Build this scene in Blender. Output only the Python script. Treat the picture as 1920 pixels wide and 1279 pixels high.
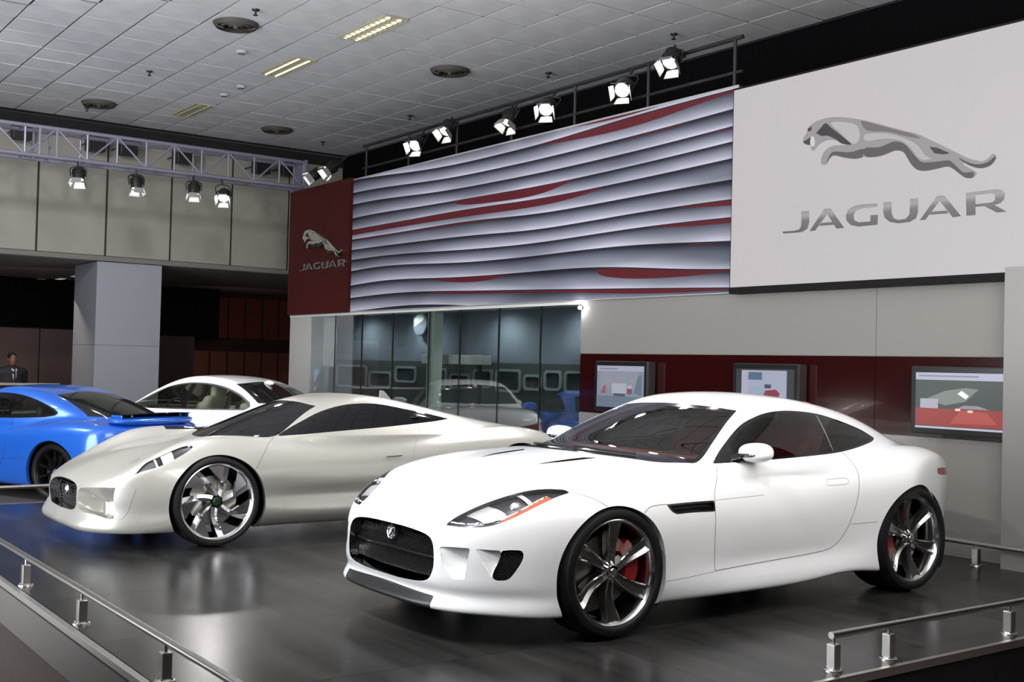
import bpy, bmesh, math, random
import numpy as np
from itertools import chain
from mathutils import Matrix, Vector
from mathutils.geometry import tessellate_polygon

for o in list(bpy.data.objects): bpy.data.objects.remove(o)
SC = bpy.context.scene
COL = SC.collection
random.seed(4)

# ------------------------------------------------------------------ camera
CAM_H = 1.424
_p, _r, _y = math.radians(1.271), math.radians(1.427), math.radians(35.94)
_fw = Vector((-math.cos(_y), math.sin(_y), 0)); _rt = Vector((math.sin(_y), math.cos(_y), 0)); _up = Vector((0, 0, 1))
_F = _fw*math.cos(_p)+_up*math.sin(_p); _U = _up*math.cos(_p)-_fw*math.sin(_p)
_R = _rt*math.cos(_r)+_U*math.sin(_r); _U2 = _U*math.cos(_r)-_rt*math.sin(_r)
cd = bpy.data.cameras.new('camera'); cam = bpy.data.objects.new('camera', cd); COL.objects.link(cam)
cd.sensor_width = 36; cd.lens = 2160/1920*36; cd.clip_end = 200; cd.clip_start = .05
m = Matrix.Identity(4)
for i in range(3): m[i][0], m[i][1], m[i][2] = _R[i], _U2[i], -_F[i]
m[2][3] = CAM_H
cam.matrix_world = m
SC.camera = cam

# ------------------------------------------------------------------ world, exposure
wd = bpy.data.worlds.new('hall'); SC.world = wd; wd.use_nodes = True
wd.node_tree.nodes['Background'].inputs[0].default_value = (.75, .8, .9, 1)
wd.node_tree.nodes['Background'].inputs[1].default_value = .05
vs = SC.view_settings
vs.view_transform = 'Standard'; vs.look = 'None'; vs.gamma = 1; vs.use_curve_mapping = False
vs.exposure = 0.0

# ------------------------------------------------------------------ large lights: truss floods of the hall above and in front of the stand
def area_light(name, loc, target, size, power, col=(1, .97, .93), sy=None, spread=180):
    l = bpy.data.lights.new(name, 'AREA'); l.energy = power; l.color = col; l.size = size; l.spread = math.radians(spread)
    if sy: l.shape = 'RECTANGLE'; l.size_y = sy
    o = bpy.data.objects.new(name, l); COL.objects.link(o)
    o.location = loc
    o.rotation_euler = (Vector(target)-Vector(loc)).to_track_quat('-Z', 'Y').to_euler()
    return o
def spot_light(name, loc, target, power, angle=40, blend=.5, r=.06, col=(1, .975, .95)):
    l = bpy.data.lights.new(name, 'SPOT'); l.energy = power; l.color = col
    l.spot_size = math.radians(angle); l.spot_blend = blend; l.shadow_soft_size = r
    o = bpy.data.objects.new(name, l); COL.objects.link(o)
    o.location = loc
    o.rotation_euler = (Vector(target)-Vector(loc)).to_track_quat('-Z', 'Y').to_euler()
    return o
LIGHTS = True
for k, (p, a, w_, an) in enumerate((
        ((-11.5, 1.0, 5.1), (-10.0, 4.5, .4), 560, 60), ((-9.5, .9, 5.1), (-9.2, 4.4, .4), 620, 60), ((-7.0, .9, 5.1), (-5.7, 4.4, .5), 600, 40), ((-5.4, .9, 5.1), (-5.6, 4.4, .5), 600, 55),
        ((-3.4, .6, 5.0), (-5.4, 4.6, .5), 480, 50), ((-1.4, 2.4, 5.0), (-5.2, 4.8, .5), 270, 46), ((-1.2, 4.6, 5.0), (-5.2, 5.4, .5), 230, 46), ((-1.4, 6.6, 5.0), (-5.2, 5.8, .5), 170, 46),
        ((-6.0, 3.4, 5.2), (-5.6, 4.4, .5), 260, 70), ((-9.3, 3.4, 5.2), (-9.2, 4.8, .5), 240, 70),
        ((-14.5, .2, 4.9), (-15.5, 4.5, .2), 800, 70), ((-9.5, -1.6, 4.9), (-11.6, 8.3, 3.6), 420, 36), ((-15.5, 1.0, 4.9), (-16.5, 5.8, .6), 600, 60),
        ((-13.5, 2.0, 5.0), (-20.3, 6.0, 2.6), 560, 65))):  # last spot is added out of view to brighten column and fascia
    spot_light('truss_flood', p, a, w_, an, .8, .12, (1, .99, .98))
# added area lights, out of view, that brighten the tiled ceiling
area_light('ceiling_fill', (-8, -3.2, 3.0), (-9, -1.0, 5.4), 5, 1500, (.93, .96, 1), 9)
area_light('ceiling_fill', (-1.2, 3.5, 3.2), (-3.0, 4.2, 5.4), 4, 600, (1, .97, .93), 6)
area_light('hall_ambient', (-6, -4, 5.2), (-8, 4, 0), 5, 100, (.95, .97, 1), 9)
# ------------------------------------------------------------------ materials
MATS = {}
def mat(name, col=(.8, .8, .8), rough=.5, metal=0, coat=0, emit=None, es=1, trans=0, ior=1.45, spec=.5, alpha=1):
    if name in MATS: return MATS[name]
    m = bpy.data.materials.new(name); m.use_nodes = True
    b = m.node_tree.nodes['Principled BSDF']
    b.inputs['Base Color'].default_value = (*col, 1)
    b.inputs['Roughness'].default_value = rough
    b.inputs['Metallic'].default_value = metal
    b.inputs['Coat Weight'].default_value = coat; b.inputs['Coat Roughness'].default_value = .03
    b.inputs['Transmission Weight'].default_value = trans; b.inputs['IOR'].default_value = ior
    b.inputs['Specular IOR Level'].default_value = spec
    b.inputs['Alpha'].default_value = alpha
    if emit: b.inputs['Emission Color'].default_value = (*emit, 1); b.inputs['Emission Strength'].default_value = es
    MATS[name] = m
    return m
def nd(m, typ, **kw):
    n = m.node_tree.nodes.new(typ)
    for k, v in kw.items():
        if k in n.inputs: n.inputs[k].default_value = v
        else: setattr(n, k, v)
    return n
def lk(m, a, ao, b, bi): m.node_tree.links.new(a.outputs[ao], b.inputs[bi])
def bsdf(m): return m.node_tree.nodes['Principled BSDF']
def noise_col(m, c1, c2, scale=8, detail=4, coord='Object', bump=0, rough=None):
    tc = nd(m, 'ShaderNodeTexCoord'); n = nd(m, 'ShaderNodeTexNoise', Scale=scale, Detail=detail)
    lk(m, tc, coord, n, 'Vector')
    r = nd(m, 'ShaderNodeValToRGB'); r.color_ramp.elements[0].color = (*c1, 1); r.color_ramp.elements[1].color = (*c2, 1)
    r.color_ramp.elements[0].position = .35; r.color_ramp.elements[1].position = .65
    lk(m, n, 'Fac', r, 'Fac'); lk(m, r, 'Color', bsdf(m), 'Base Color')
    if bump:
        bp = nd(m, 'ShaderNodeBump', Strength=bump, Distance=.01); lk(m, n, 'Fac', bp, 'Height'); lk(m, bp, 'Normal', bsdf(m), 'Normal')
    if rough:
        mr = nd(m, 'ShaderNodeMapRange'); mr.inputs['To Min'].default_value = rough[0]; mr.inputs['To Max'].default_value = rough[1]
        lk(m, n, 'Fac', mr, 'Value'); lk(m, mr, 'Result', bsdf(m), 'Roughness')
    return m

# ------------------------------------------------------------------ objects
def tag(o, label=None, cat=None, group=None, kind=None):
    for k, v in (('label', label), ('category', cat), ('group', group), ('kind', kind)):
        if v: o[k] = v
    return o
def root(name, loc=(0, 0, 0), rz=0, label=None, cat=None, group=None):
    o = bpy.data.objects.new(name, None); COL.objects.link(o)
    o.location = loc; o.rotation_euler = (0, 0, rz); o.empty_display_size = .1
    return tag(o, label, cat, group)
def obj(name, V, F, m, parent=None, smooth=False, N=None, loc=None):
    me = bpy.data.meshes.new(name)
    me.from_pydata([tuple(v) for v in V], [], [tuple(f) for f in F]); me.update()
    if m: me.materials.append(m)
    if smooth: me.polygons.foreach_set('use_smooth', [True]*len(me.polygons))
    if N is not None: me.normals_split_custom_set_from_vertices([tuple(n) for n in N])
    o = bpy.data.objects.new(name, me); COL.objects.link(o)
    if loc is not None: o.location = loc
    if parent: o.parent = parent
    return o
def obj_bm(name, bm, m, parent=None, smooth=False, loc=None, angle=None):
    me = bpy.data.meshes.new(name); bm.normal_update(); bm.to_mesh(me); bm.free()
    if m: me.materials.append(m)
    if smooth or angle: me.polygons.foreach_set('use_smooth', [True]*len(me.polygons))
    if angle: me.set_sharp_from_angle(angle=math.radians(angle))
    o = bpy.data.objects.new(name, me); COL.objects.link(o)
    if loc is not None: o.location = loc
    if parent: o.parent = parent
    return o
def struct(o):
    o['kind'] = 'structure'; return o
def dup(o, parent=None, loc=None, rot=None):
    c = o.copy(); COL.objects.link(c); c.parent = parent
    if loc is not None: c.location = loc
    if rot is not None: c.rotation_euler = rot
    for ch in o.children: dup(ch, c)
    return c

def b_box(bm, c, s, M=None, bevel=0):
    r = bmesh.ops.create_cube(bm, size=1)
    vs = r['verts']
    bmesh.ops.scale(bm, vec=s, verts=vs)
    if bevel:
        es = list({e for v in vs for e in v.link_edges})
        rb = bmesh.ops.bevel(bm, geom=es, offset=bevel, segments=2, affect='EDGES', profile=.5)
        vs = [v for v in bm.verts if v in set(rb['verts']) or v in set(vs)] if False else list({v for f in rb['faces'] for v in f.verts} | {v for v in vs if v.is_valid})
    if M is not None: bmesh.ops.transform(bm, matrix=M, verts=vs)
    bmesh.ops.translate(bm, vec=c, verts=vs)
    return vs
def box(name, c, s, m, parent=None, bevel=0, rot=None):
    bm = bmesh.new(); b_box(bm, (0, 0, 0), s, bevel=bevel)
    o = obj_bm(name, bm, m, parent, loc=c)
    if rot: o.rotation_euler = rot
    return o
def b_tube(bm, pts, r, n=10, caps=True, closed=False):
    P = [Vector(p) for p in pts]; R = r if hasattr(r, '__len__') else [r]*len(P)
    rings = []; up = None
    for i, p in enumerate(P):
        if closed: d = (P[(i+1) % len(P)]-P[i-1])
        else: d = (P[min(i+1, len(P)-1)]-P[max(i-1, 0)])
        d.normalize()
        if up is None: up = d.orthogonal().normalized()
        else: up = (up-d*up.dot(d)); up = up.normalized() if up.length > 1e-6 else d.orthogonal().normalized()
        v = d.cross(up)
        rings.append([bm.verts.new(p+(up*math.cos(a)+v*math.sin(a))*R[i]) for a in (2*math.pi*k/n for k in range(n))])
    m = len(rings)
    for i in range(m if closed else m-1):
        a, b = rings[i], rings[(i+1) % m]
        for k in range(n): bm.faces.new((a[k], a[(k+1) % n], b[(k+1) % n], b[k]))
    if caps and not closed:
        bm.faces.new(rings[0][::-1]); bm.faces.new(rings[-1])
    return rings
def tube(name, pts, r, m, parent=None, n=10, loc=None, closed=False):
    bm = bmesh.new(); b_tube(bm, pts, r, n, closed=closed)
    return obj_bm(name, bm, m, parent, angle=40, loc=loc)
def b_lathe(bm, prof, n=32, axis='X', close=False):
    """prof: (radius, along) pairs, spun round the axis"""
    rings = []
    for r, a in prof:
        ring = []
        for k in range(n):
            t = 2*math.pi*k/n; c, s = math.cos(t)*r, math.sin(t)*r
            ring.append(bm.verts.new((a, c, s) if axis == 'X' else (c, a, s) if axis == 'Y' else (c, s, a)))
        rings.append(ring)
    m = len(rings)
    for i in range(m if close else m-1):
        a, b = rings[i], rings[(i+1) % m]
        for k in range(n): bm.faces.new((a[k], b[k], b[(k+1) % n], a[(k+1) % n]))
    return rings
def lathe(name, prof, m, parent=None, n=32, axis='X', loc=None, close=False, cap=False, angle=35):
    bm = bmesh.new(); rg = b_lathe(bm, prof, n, axis, close)
    if cap: bm.faces.new(rg[0]); bm.faces.new(rg[-1][::-1])
    bmesh.ops.recalc_face_normals(bm, faces=bm.faces)
    return obj_bm(name, bm, m, parent, angle=angle, loc=loc)
def b_prism(bm, outline, M, depth):
    """closed 2-D outline extruded by depth along local z, placed by matrix M"""
    n = len(outline)
    a = [bm.verts.new(M @ Vector((p[0], p[1], 0))) for p in outline]
    b = [bm.verts.new(M @ Vector((p[0], p[1], depth))) for p in outline]
    for t in tessellate_polygon([[Vector((p[0], p[1], 0)) for p in outline]]):
        bm.faces.new([a[i] for i in t]); bm.faces.new([b[i] for i in t[::-1]])
    for i in range(n): bm.faces.new((a[i], b[i], b[(i+1) % n], a[(i+1) % n]))
def prism(name, outline, M, depth, m, parent=None, loc=None):
    bm = bmesh.new(); b_prism(bm, outline, M, depth); bmesh.ops.recalc_face_normals(bm, faces=bm.faces)
    return obj_bm(name, bm, m, parent, loc=loc, angle=30)
def ribbon(name, A, B, m, parent=None, smooth=True):
    """strip between two point rows"""
    n = len(A); V = list(A)+list(B)
    return obj(name, V, [(i, i+1, n+i+1, n+i) for i in range(n-1)], m, parent, smooth)
# skin pieces -> objects
def skin_obj(name, skins, m, parent, thick=0):
    """skins: list of (Skin, mirror flag); joined in one mesh with analytic normals"""
    V = []; F = []; N = []
    for sk, mir in skins:
        if not sk.F: continue
        n0 = len(V); nn = sk.normals()
        sg = np.array([-1, 1, 1]) if mir else np.array([1, 1, 1])
        V += (sk.V*sg).tolist(); N += (nn*sg).tolist()
        F += [tuple(n0+i for i in (q[::-1] if mir else q)) for q in sk.F]
    if not F: return None
    return obj(name, V, F, m, parent, True, N)
# ------------------------------------------------------------------ numeric helpers
class spl:
    """natural cubic spline, linear outside its range"""
    def __init__(self, *pts):
        p = np.array(sorted(pts), float)
        x, y = p[:, 0], p[:, 1]
        n = len(x); h = np.diff(x)
        A = np.eye(n); r = np.zeros(n)
        for i in range(1, n-1):
            A[i, i-1] = h[i-1]; A[i, i] = 2*(h[i-1]+h[i]); A[i, i+1] = h[i]
            r[i] = 6*((y[i+1]-y[i])/h[i]-(y[i]-y[i-1])/h[i-1])
        self.x, self.y, self.m = x, y, np.linalg.solve(A, r)
        self.s0 = (y[1]-y[0])/h[0]-h[0]*self.m[1]/6
        self.s1 = (y[-1]-y[-2])/h[-1]+h[-1]*self.m[-2]/6
    def __call__(self, t):
        x, y, m = self.x, self.y, self.m
        t = np.asarray(t, float); tc = np.clip(t, x[0], x[-1])
        i = np.clip(np.searchsorted(x, tc)-1, 0, len(x)-2)
        h = x[i+1]-x[i]; a = (x[i+1]-tc)/h; b = (tc-x[i])/h
        v = a*y[i]+b*y[i+1]+((a**3-a)*m[i]+(b**3-b)*m[i+1])*h*h/6
        return v+np.where(t < x[0], (t-x[0])*self.s0, 0)+np.where(t > x[-1], (t-x[-1])*self.s1, 0)

class tab:
    """tensor spline table  T(s, z), looked up bilinearly on a 6 mm grid"""
    def __init__(self, ss, zs, rows, d=.006):
        self.s0, self.z0, self.d = ss[0], zs[0], d
        S = np.arange(ss[0], ss[-1]+d, d); Z = np.arange(zs[0], zs[-1]+d, d)
        R = np.array([spl(*zip(zs, r))(Z) for r in rows])
        self.T = np.array([spl(*zip(ss, R[:, j]))(S) for j in range(len(Z))]).T
    def __call__(self, s, z):
        T = self.T
        a = np.clip((s-self.s0)/self.d, 0, T.shape[0]-1.001); b = np.clip((z-self.z0)/self.d, 0, T.shape[1]-1.001)
        i = a.astype(int); j = b.astype(int); a = a-i; b = b-j
        return (T[i, j]*(1-a)+T[i+1, j]*a)*(1-b)+(T[i, j+1]*(1-a)+T[i+1, j+1]*a)*b

def smax(a, b, k):
    k = 1.5*k; h = np.maximum(k-np.abs(a-b), 0)/k
    return np.maximum(a, b)+h*h*h*(k/6)
def smin(a, b, k): return -smax(-a, -b, k)
def sst(a, b, x):
    t = np.clip((x-a)/(b-a), 0, 1); return t*t*(3-2*t)
def gau(x, c, r): return np.exp(-((x-c)/r)**2)

def crv(pts, n=8, closed=False):
    """Catmull-Rom through points"""
    P = np.array(pts, float); m = len(P)
    if m < 3 and not closed: return P
    out = []
    for i in range(m if closed else m-1):
        if closed: a, b, c, d = P[i-1], P[i], P[(i+1) % m], P[(i+2) % m]
        else:
            b, c = P[i], P[i+1]
            a = P[i-1] if i else 2*b-c
            d = P[i+2] if i+2 < m else 2*c-b
        for k in range(n):
            t = k/n
            out.append(.5*((2*b)+(c-a)*t+(2*a-5*b+4*c-d)*t*t+(3*b-a-3*c+d)*t**3))
    if not closed: out.append(P[-1])
    return np.array(out)
def poly(*segs):
    """closed outline from smooth open pieces, corners where the pieces meet"""
    out = []
    for g in segs:
        c = crv(g); out.append(c[:-1])
    return np.vstack(out)
def sd_line(P, L, closed, far=.04):
    """distance of points P (n,2) to polyline L (signed when closed); beyond 'far' of its box only a bound"""
    lo, hi = L.min(0)-far, L.max(0)+far
    m = (P[:, 0] > lo[0]) & (P[:, 0] < hi[0]) & (P[:, 1] > lo[1]) & (P[:, 1] < hi[1])
    out = np.full(len(P), far)
    if not m.any(): return out
    Q = P[m]; A = L; B = np.roll(L, -1, 0)
    if not closed: A, B = L[:-1], L[1:]
    x, y = Q[:, 0], Q[:, 1]
    best = np.full(len(Q), 1e9); ins = np.zeros(len(Q), bool)
    for a, b in zip(A.tolist(), B.tolist()):
        ex, ey = b[0]-a[0], b[1]-a[1]; qx = x-a[0]; qy = y-a[1]
        t = np.minimum(np.maximum((qx*ex+qy*ey)/max(ex*ex+ey*ey, 1e-12), 0), 1)
        rx = qx-t*ex; ry = qy-t*ey
        np.minimum(best, rx*rx+ry*ry, out=best)
        if closed and a[1] != b[1]:
            ins ^= ((a[1] > y) != (b[1] > y)) & (x < ex*(y-a[1])/ey+a[0])
    d = np.sqrt(best)
    out[m] = np.where(ins, -d, d) if closed else d
    return out

def surface_nets(f, lo, hi, h):
    ax = [np.arange(lo[k], hi[k]+h, h) for k in range(3)]
    n = [len(a) for a in ax]
    F = np.empty(n, np.float32)
    for i in range(0, n[1], 24):                          # slabs keep memory low
        g = np.meshgrid(ax[0], ax[1][i:i+24], ax[2], indexing='ij')
        F[:, i:i+24] = f(*g)
    S = F < 0
    c = np.zeros([k-1 for k in n], np.int8)
    for d in np.ndindex(2, 2, 2):
        c += S[d[0]:n[0]-1+d[0], d[1]:n[1]-1+d[1], d[2]:n[2]-1+d[2]]
    act = np.argwhere((c > 0) & (c < 8))
    idx = np.full(c.shape, -1, np.int64); idx[tuple(act.T)] = np.arange(len(act))
    acc = np.zeros((len(act), 3)); cnt = np.zeros(len(act))
    cor = list(np.ndindex(2, 2, 2))
    for a in cor:
        for k in range(3):
            if a[k]: continue
            b = list(a); b[k] = 1
            va = F[tuple((act+a).T)]; vb = F[tuple((act+np.array(b)).T)]
            m = (va < 0) != (vb < 0)
            t = np.where(m, va/np.where(m, va-vb, 1), 0)
            p = np.tile(np.array(a, float), (len(act), 1)); p[:, k] = t
            acc += p*m[:, None]; cnt += m
    V = (act+acc/cnt[:, None])*h+np.array(lo)
    Q = []
    for k in range(3):
        sl0 = [slice(None)]*3; sl1 = [slice(None)]*3
        sl0[k] = slice(0, n[k]-1); sl1[k] = slice(1, n[k])
        A = S[tuple(sl0)]; B = S[tuple(sl1)]
        e = np.argwhere(A != B)
        u, v = (k+1) % 3, (k+2) % 3
        e = e[(e[:, u] > 0) & (e[:, v] > 0) & (e[:, u] < n[u]-1) & (e[:, v] < n[v]-1)]
        ins = A[tuple(e.T)]
        def cell(du, dv):
            q = e.copy(); q[:, u] -= du; q[:, v] -= dv
            return idx[tuple(q.T)]
        q = np.stack([cell(1, 1), cell(0, 1), cell(0, 0), cell(1, 0)], 1)
        q[~ins] = q[~ins][:, ::-1]
        Q.append(q)
    return V, np.vstack(Q)

def grad(f, V, e=.006):
    G = np.empty_like(V)
    for k in range(3):
        d = np.zeros(3); d[k] = e
        G[:, k] = (f(*(V+d).T)-f(*(V-d).T))/(2*e)
    return G
def to_surface(f, V, it=3):
    for _ in range(it):
        G = grad(f, V, .003); v = f(*V.T)
        V = V-G*(np.clip(v, -.01, .01)/np.maximum((G*G).sum(1), .05))[:, None]
    return V

class Skin:
    """polygon soup on an implicit surface f that can be cut by scalar functions"""
    def __init__(self, V, F, f): self.V, self.F, self.f = V, F, f     # F: list of tuples
    @staticmethod
    def make(f, lo, hi, h):
        V, Q = surface_nets(f, lo, hi, h)
        V = to_surface(f, V)
        sk = Skin(V, [tuple(q) for q in Q.tolist()], f)
        sk = sk.cut(lambda P: -P[:, 0], snap=h*.25)[0]
        return sk
    def cut(self, phi, snap=.0012, where=None):
        """-> (phi<0 part, phi>0 part)"""
        V = self.V; f = self.f
        p = np.full(len(V), 1.0)
        if where is None: p = phi(V)
        else:
            m = where(V); p[m] = phi(V[m]) if m.any() else p[m]
        p = np.where(np.abs(p) < snap*.02, snap*.02, p)
        pl = p.tolist(); neg = []; pos = []; newV = []; cache = {}; n0 = len(V)
        def mid(a, b):
            key = (a, b) if a < b else (b, a)
            r = cache.get(key)
            if r is None:
                t = pl[key[0]]/(pl[key[0]]-pl[key[1]])
                newV.append(V[key[0]]*(1-t)+V[key[1]]*t); r = n0+len(newV)-1; cache[key] = r
            return r
        flat = np.fromiter(chain.from_iterable(self.F), np.int64)
        ln = np.fromiter(map(len, self.F), np.int64); st = np.concatenate([[0], np.cumsum(ln)[:-1]])
        c = np.add.reduceat((p[flat] < 0).astype(np.int64), st)
        Fl = self.F
        neg = [Fl[i] for i in np.nonzero(c == ln)[0]]; pos = [Fl[i] for i in np.nonzero(c == 0)[0]]
        for fi in np.nonzero((c > 0) & (c < ln))[0]:
            q = Fl[fi]; k = [pl[i] < 0 for i in q]
            A = []; B = []
            for i in range(len(q)):
                a, b = q[i], q[(i+1) % len(q)]
                (A if k[i] else B).append(a)
                if k[i] != k[(i+1) % len(q)]:
                    m = mid(a, b); A.append(m); B.append(m)
            if len(A) > 2: neg.append(tuple(A))
            if len(B) > 2: pos.append(tuple(B))
        if newV:
            NV = to_surface(f, np.array(newV), 2)
            V = np.vstack([V, NV])
        return Skin(V, neg, f).tidy(), Skin(V, pos, f).tidy()
    def tidy(self):
        if not self.F: return Skin(np.zeros((0, 3)), [], self.f)
        flat = np.fromiter(chain.from_iterable(self.F), np.int64)
        mp = np.zeros(len(self.V), np.int64); mp[flat] = 1; use = np.nonzero(mp)[0]
        mp[use] = np.arange(len(use)); fl = mp[flat].tolist(); out = []; k = 0
        for q in self.F:
            n = k+len(q); out.append(tuple(fl[k:n])); k = n
        return Skin(self.V[use], out, self.f)
    def normals(self):
        G = grad(self.f, self.V, .008); return G/np.linalg.norm(G, axis=1)[:, None]
    def offset(self, d):
        return Skin(self.V+self.normals()*d, list(self.F), self.f)
    def border(self, test):
        """open edges whose both ends pass test(V) -> list of (a, b)"""
        ok = test(self.V); cnt = {}
        flat = np.fromiter(chain.from_iterable(self.F), np.int64)
        ln = np.fromiter(map(len, self.F), np.int64); st = np.concatenate([[0], np.cumsum(ln)[:-1]])
        c = np.add.reduceat(ok[flat].astype(np.int64), st)
        for fi in np.nonzero(c > 1)[0]:
            q = self.F[fi]
            for i in range(len(q)):
                a, b = q[i], q[(i+1) % len(q)]
                if not (ok[a] and ok[b]): continue
                if (b, a) in cnt: cnt[(b, a)] = 0
                else: cnt[(a, b)] = 1
        return [e for e, v in cnt.items() if v]
def pol_cut(sk, outline, axes, where=None, closed=True):
    return sk.cut(lambda P: sd_line(P[:, axes], outline, closed), where=where)
# ------------------------------------------------------------------ white coupe: body field  (w lateral, s rearward from front axle, z up)
def make_hero_field():
    zc = spl((-1.1, .36), (-.95, .50), (-.86, .575), (-.72, .665), (-.5, .775), (-.25, .845), (0, .885), (.25, .908), (.5, .925), (.75, .935),
             (1.2, .93), (1.8, .93), (2.3, .945), (2.7, .958), (3.0, .952), (3.2, .928), (3.4, .885), (3.6, .82))
    fb = spl((-1.1, 0), (-.85, .002), (-.6, .02), (-.3, .028), (0, .02), (.4, .004), (.8, 0), (1.5, 0), (2, .01), (2.6, .04), (3.0, .035), (3.6, 0))
    fw = spl((-1.1, .6), (-.6, .66), (0, .72), (.8, .74), (2, .74), (2.6, .74), (3.6, .65))
    cw = spl((-1.1, .10), (-.5, .07), (0, .05), (.6, .04), (1.2, .06), (2, .04), (2.6, .05), (3.2, .08), (3.6, .1))
    zs = [.08, .16, .24, .32, .40, .50, .60, .70, .80, .90, 1.0]
    side = tab([-.95, -.5, -.25, 0, .3, .6, 1.0, 1.5, 1.9, 2.2, 2.62, 3.0, 3.3, 3.6], zs, [
        [.88, .89, .89, .89, .88, .88, .87, .86, .84, .82, .80],
        [.90, .91, .91, .905, .90, .895, .885, .86, .815, .77, .73],
        [.89, .90, .905, .91, .91, .915, .915, .90, .855, .79, .74],
        [.88, .895, .91, .915, .92, .925, .925, .91, .865, .80, .75],
        [.86, .885, .90, .90, .905, .915, .92, .91, .875, .82, .78],
        [.85, .885, .893, .885, .888, .90, .91, .905, .88, .84, .80],
        [.85, .89, .885, .865, .873, .891, .903, .90, .885, .85, .80],
        [.85, .89, .885, .862, .870, .888, .901, .90, .885, .855, .80],
        [.86, .895, .893, .873, .876, .892, .905, .909, .895, .86, .80],
        [.87, .90, .905, .90, .90, .91, .92, .925, .91, .87, .80],
        [.85, .88, .90, .91, .92, .93, .94, .945, .93, .885, .80],
        [.74, .77, .795, .815, .825, .835, .85, .865, .865, .84, .77],
        [.60, .63, .65, .66, .67, .68, .70, .72, .73, .71, .66],
        [.46, .48, .50, .51, .52, .53, .54, .56, .57, .56, .52]])
    g = spl((0, 0), (.2, .004), (.42, .028), (.6, .095), (.72, .195), (.82, .33), (.88, .45), (.93, .6))   # plan of the nose
    gr = spl((0, 0), (.3, .015), (.5, .06), (.62, .13), (.7, .25), (.78, .42), (.86, .66), (.95, .95))
    s0 = spl((.08, -.86), (.155, -.905), (.2, -.899), (.25, -.876), (.29, -.885), (.36, -.888), (.45, -.885), (.55, -.875), (.7, -.84), (.9, -.78))
    s1 = spl((.08, 3.42), (.2, 3.48), (.45, 3.52), (.6, 3.53), (.8, 3.515), (.9, 3.49), (1., 3.45))
    zr = spl((.1, .56), (.45, .83), (.62, .93), (.9, 1.062), (1.1, 1.15), (1.28, 1.217), (1.5, 1.270), (1.7, 1.288), (1.9, 1.276), (2.2, 1.232), (2.5, 1.160), (2.8, 1.05), (3.05, .955), (3.4, .82))
    wb = spl((.3, .70), (.75, .805), (1.0, .838), (1.3, .845), (1.7, .845), (2.0, .82), (2.3, .775), (2.6, .71), (2.9, .63), (3.3, .50))
    def f(w, s, z):
        w = np.abs(w)
        T = zc(s)-cw(s)*(w/.8)**2+fb(s)*gau(w, fw(s), .17)
        top = (z-T)*.93
        sd = w-side(s, z)
        fr = ((s0(z)+g(w))-s)*.9
        rr = (s-(s1(z)-gr(w)))*.9
        bt = (.147+.018*sst(-.3, -.8, s)+.04*gau(s, 1.95, .35)+.08*sst(2.6, 3.4, s))-z
        low = smax(top, sd, .15)
        low = smax(low, smax(fr, rr, .02), .07)
        low = smax(low, bt, .03)
        a = .22-.37*sst(1.2, 2.2, s)
        gt = (z-(zr(s-a*w*w)-(.07+.03*sst(.9, 1.4, s))*w*w))*.88
        gs = (w-(wb(s)-.52*np.maximum(z-.9, -.03)-.35*np.maximum(z-.9, 0)**2))*.87
        gh = smax(gt, gs, .095)
        gh = smax(gh, .83-z, .02)
        b = smin(low, gh, .05)
        return b
    return f
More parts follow.
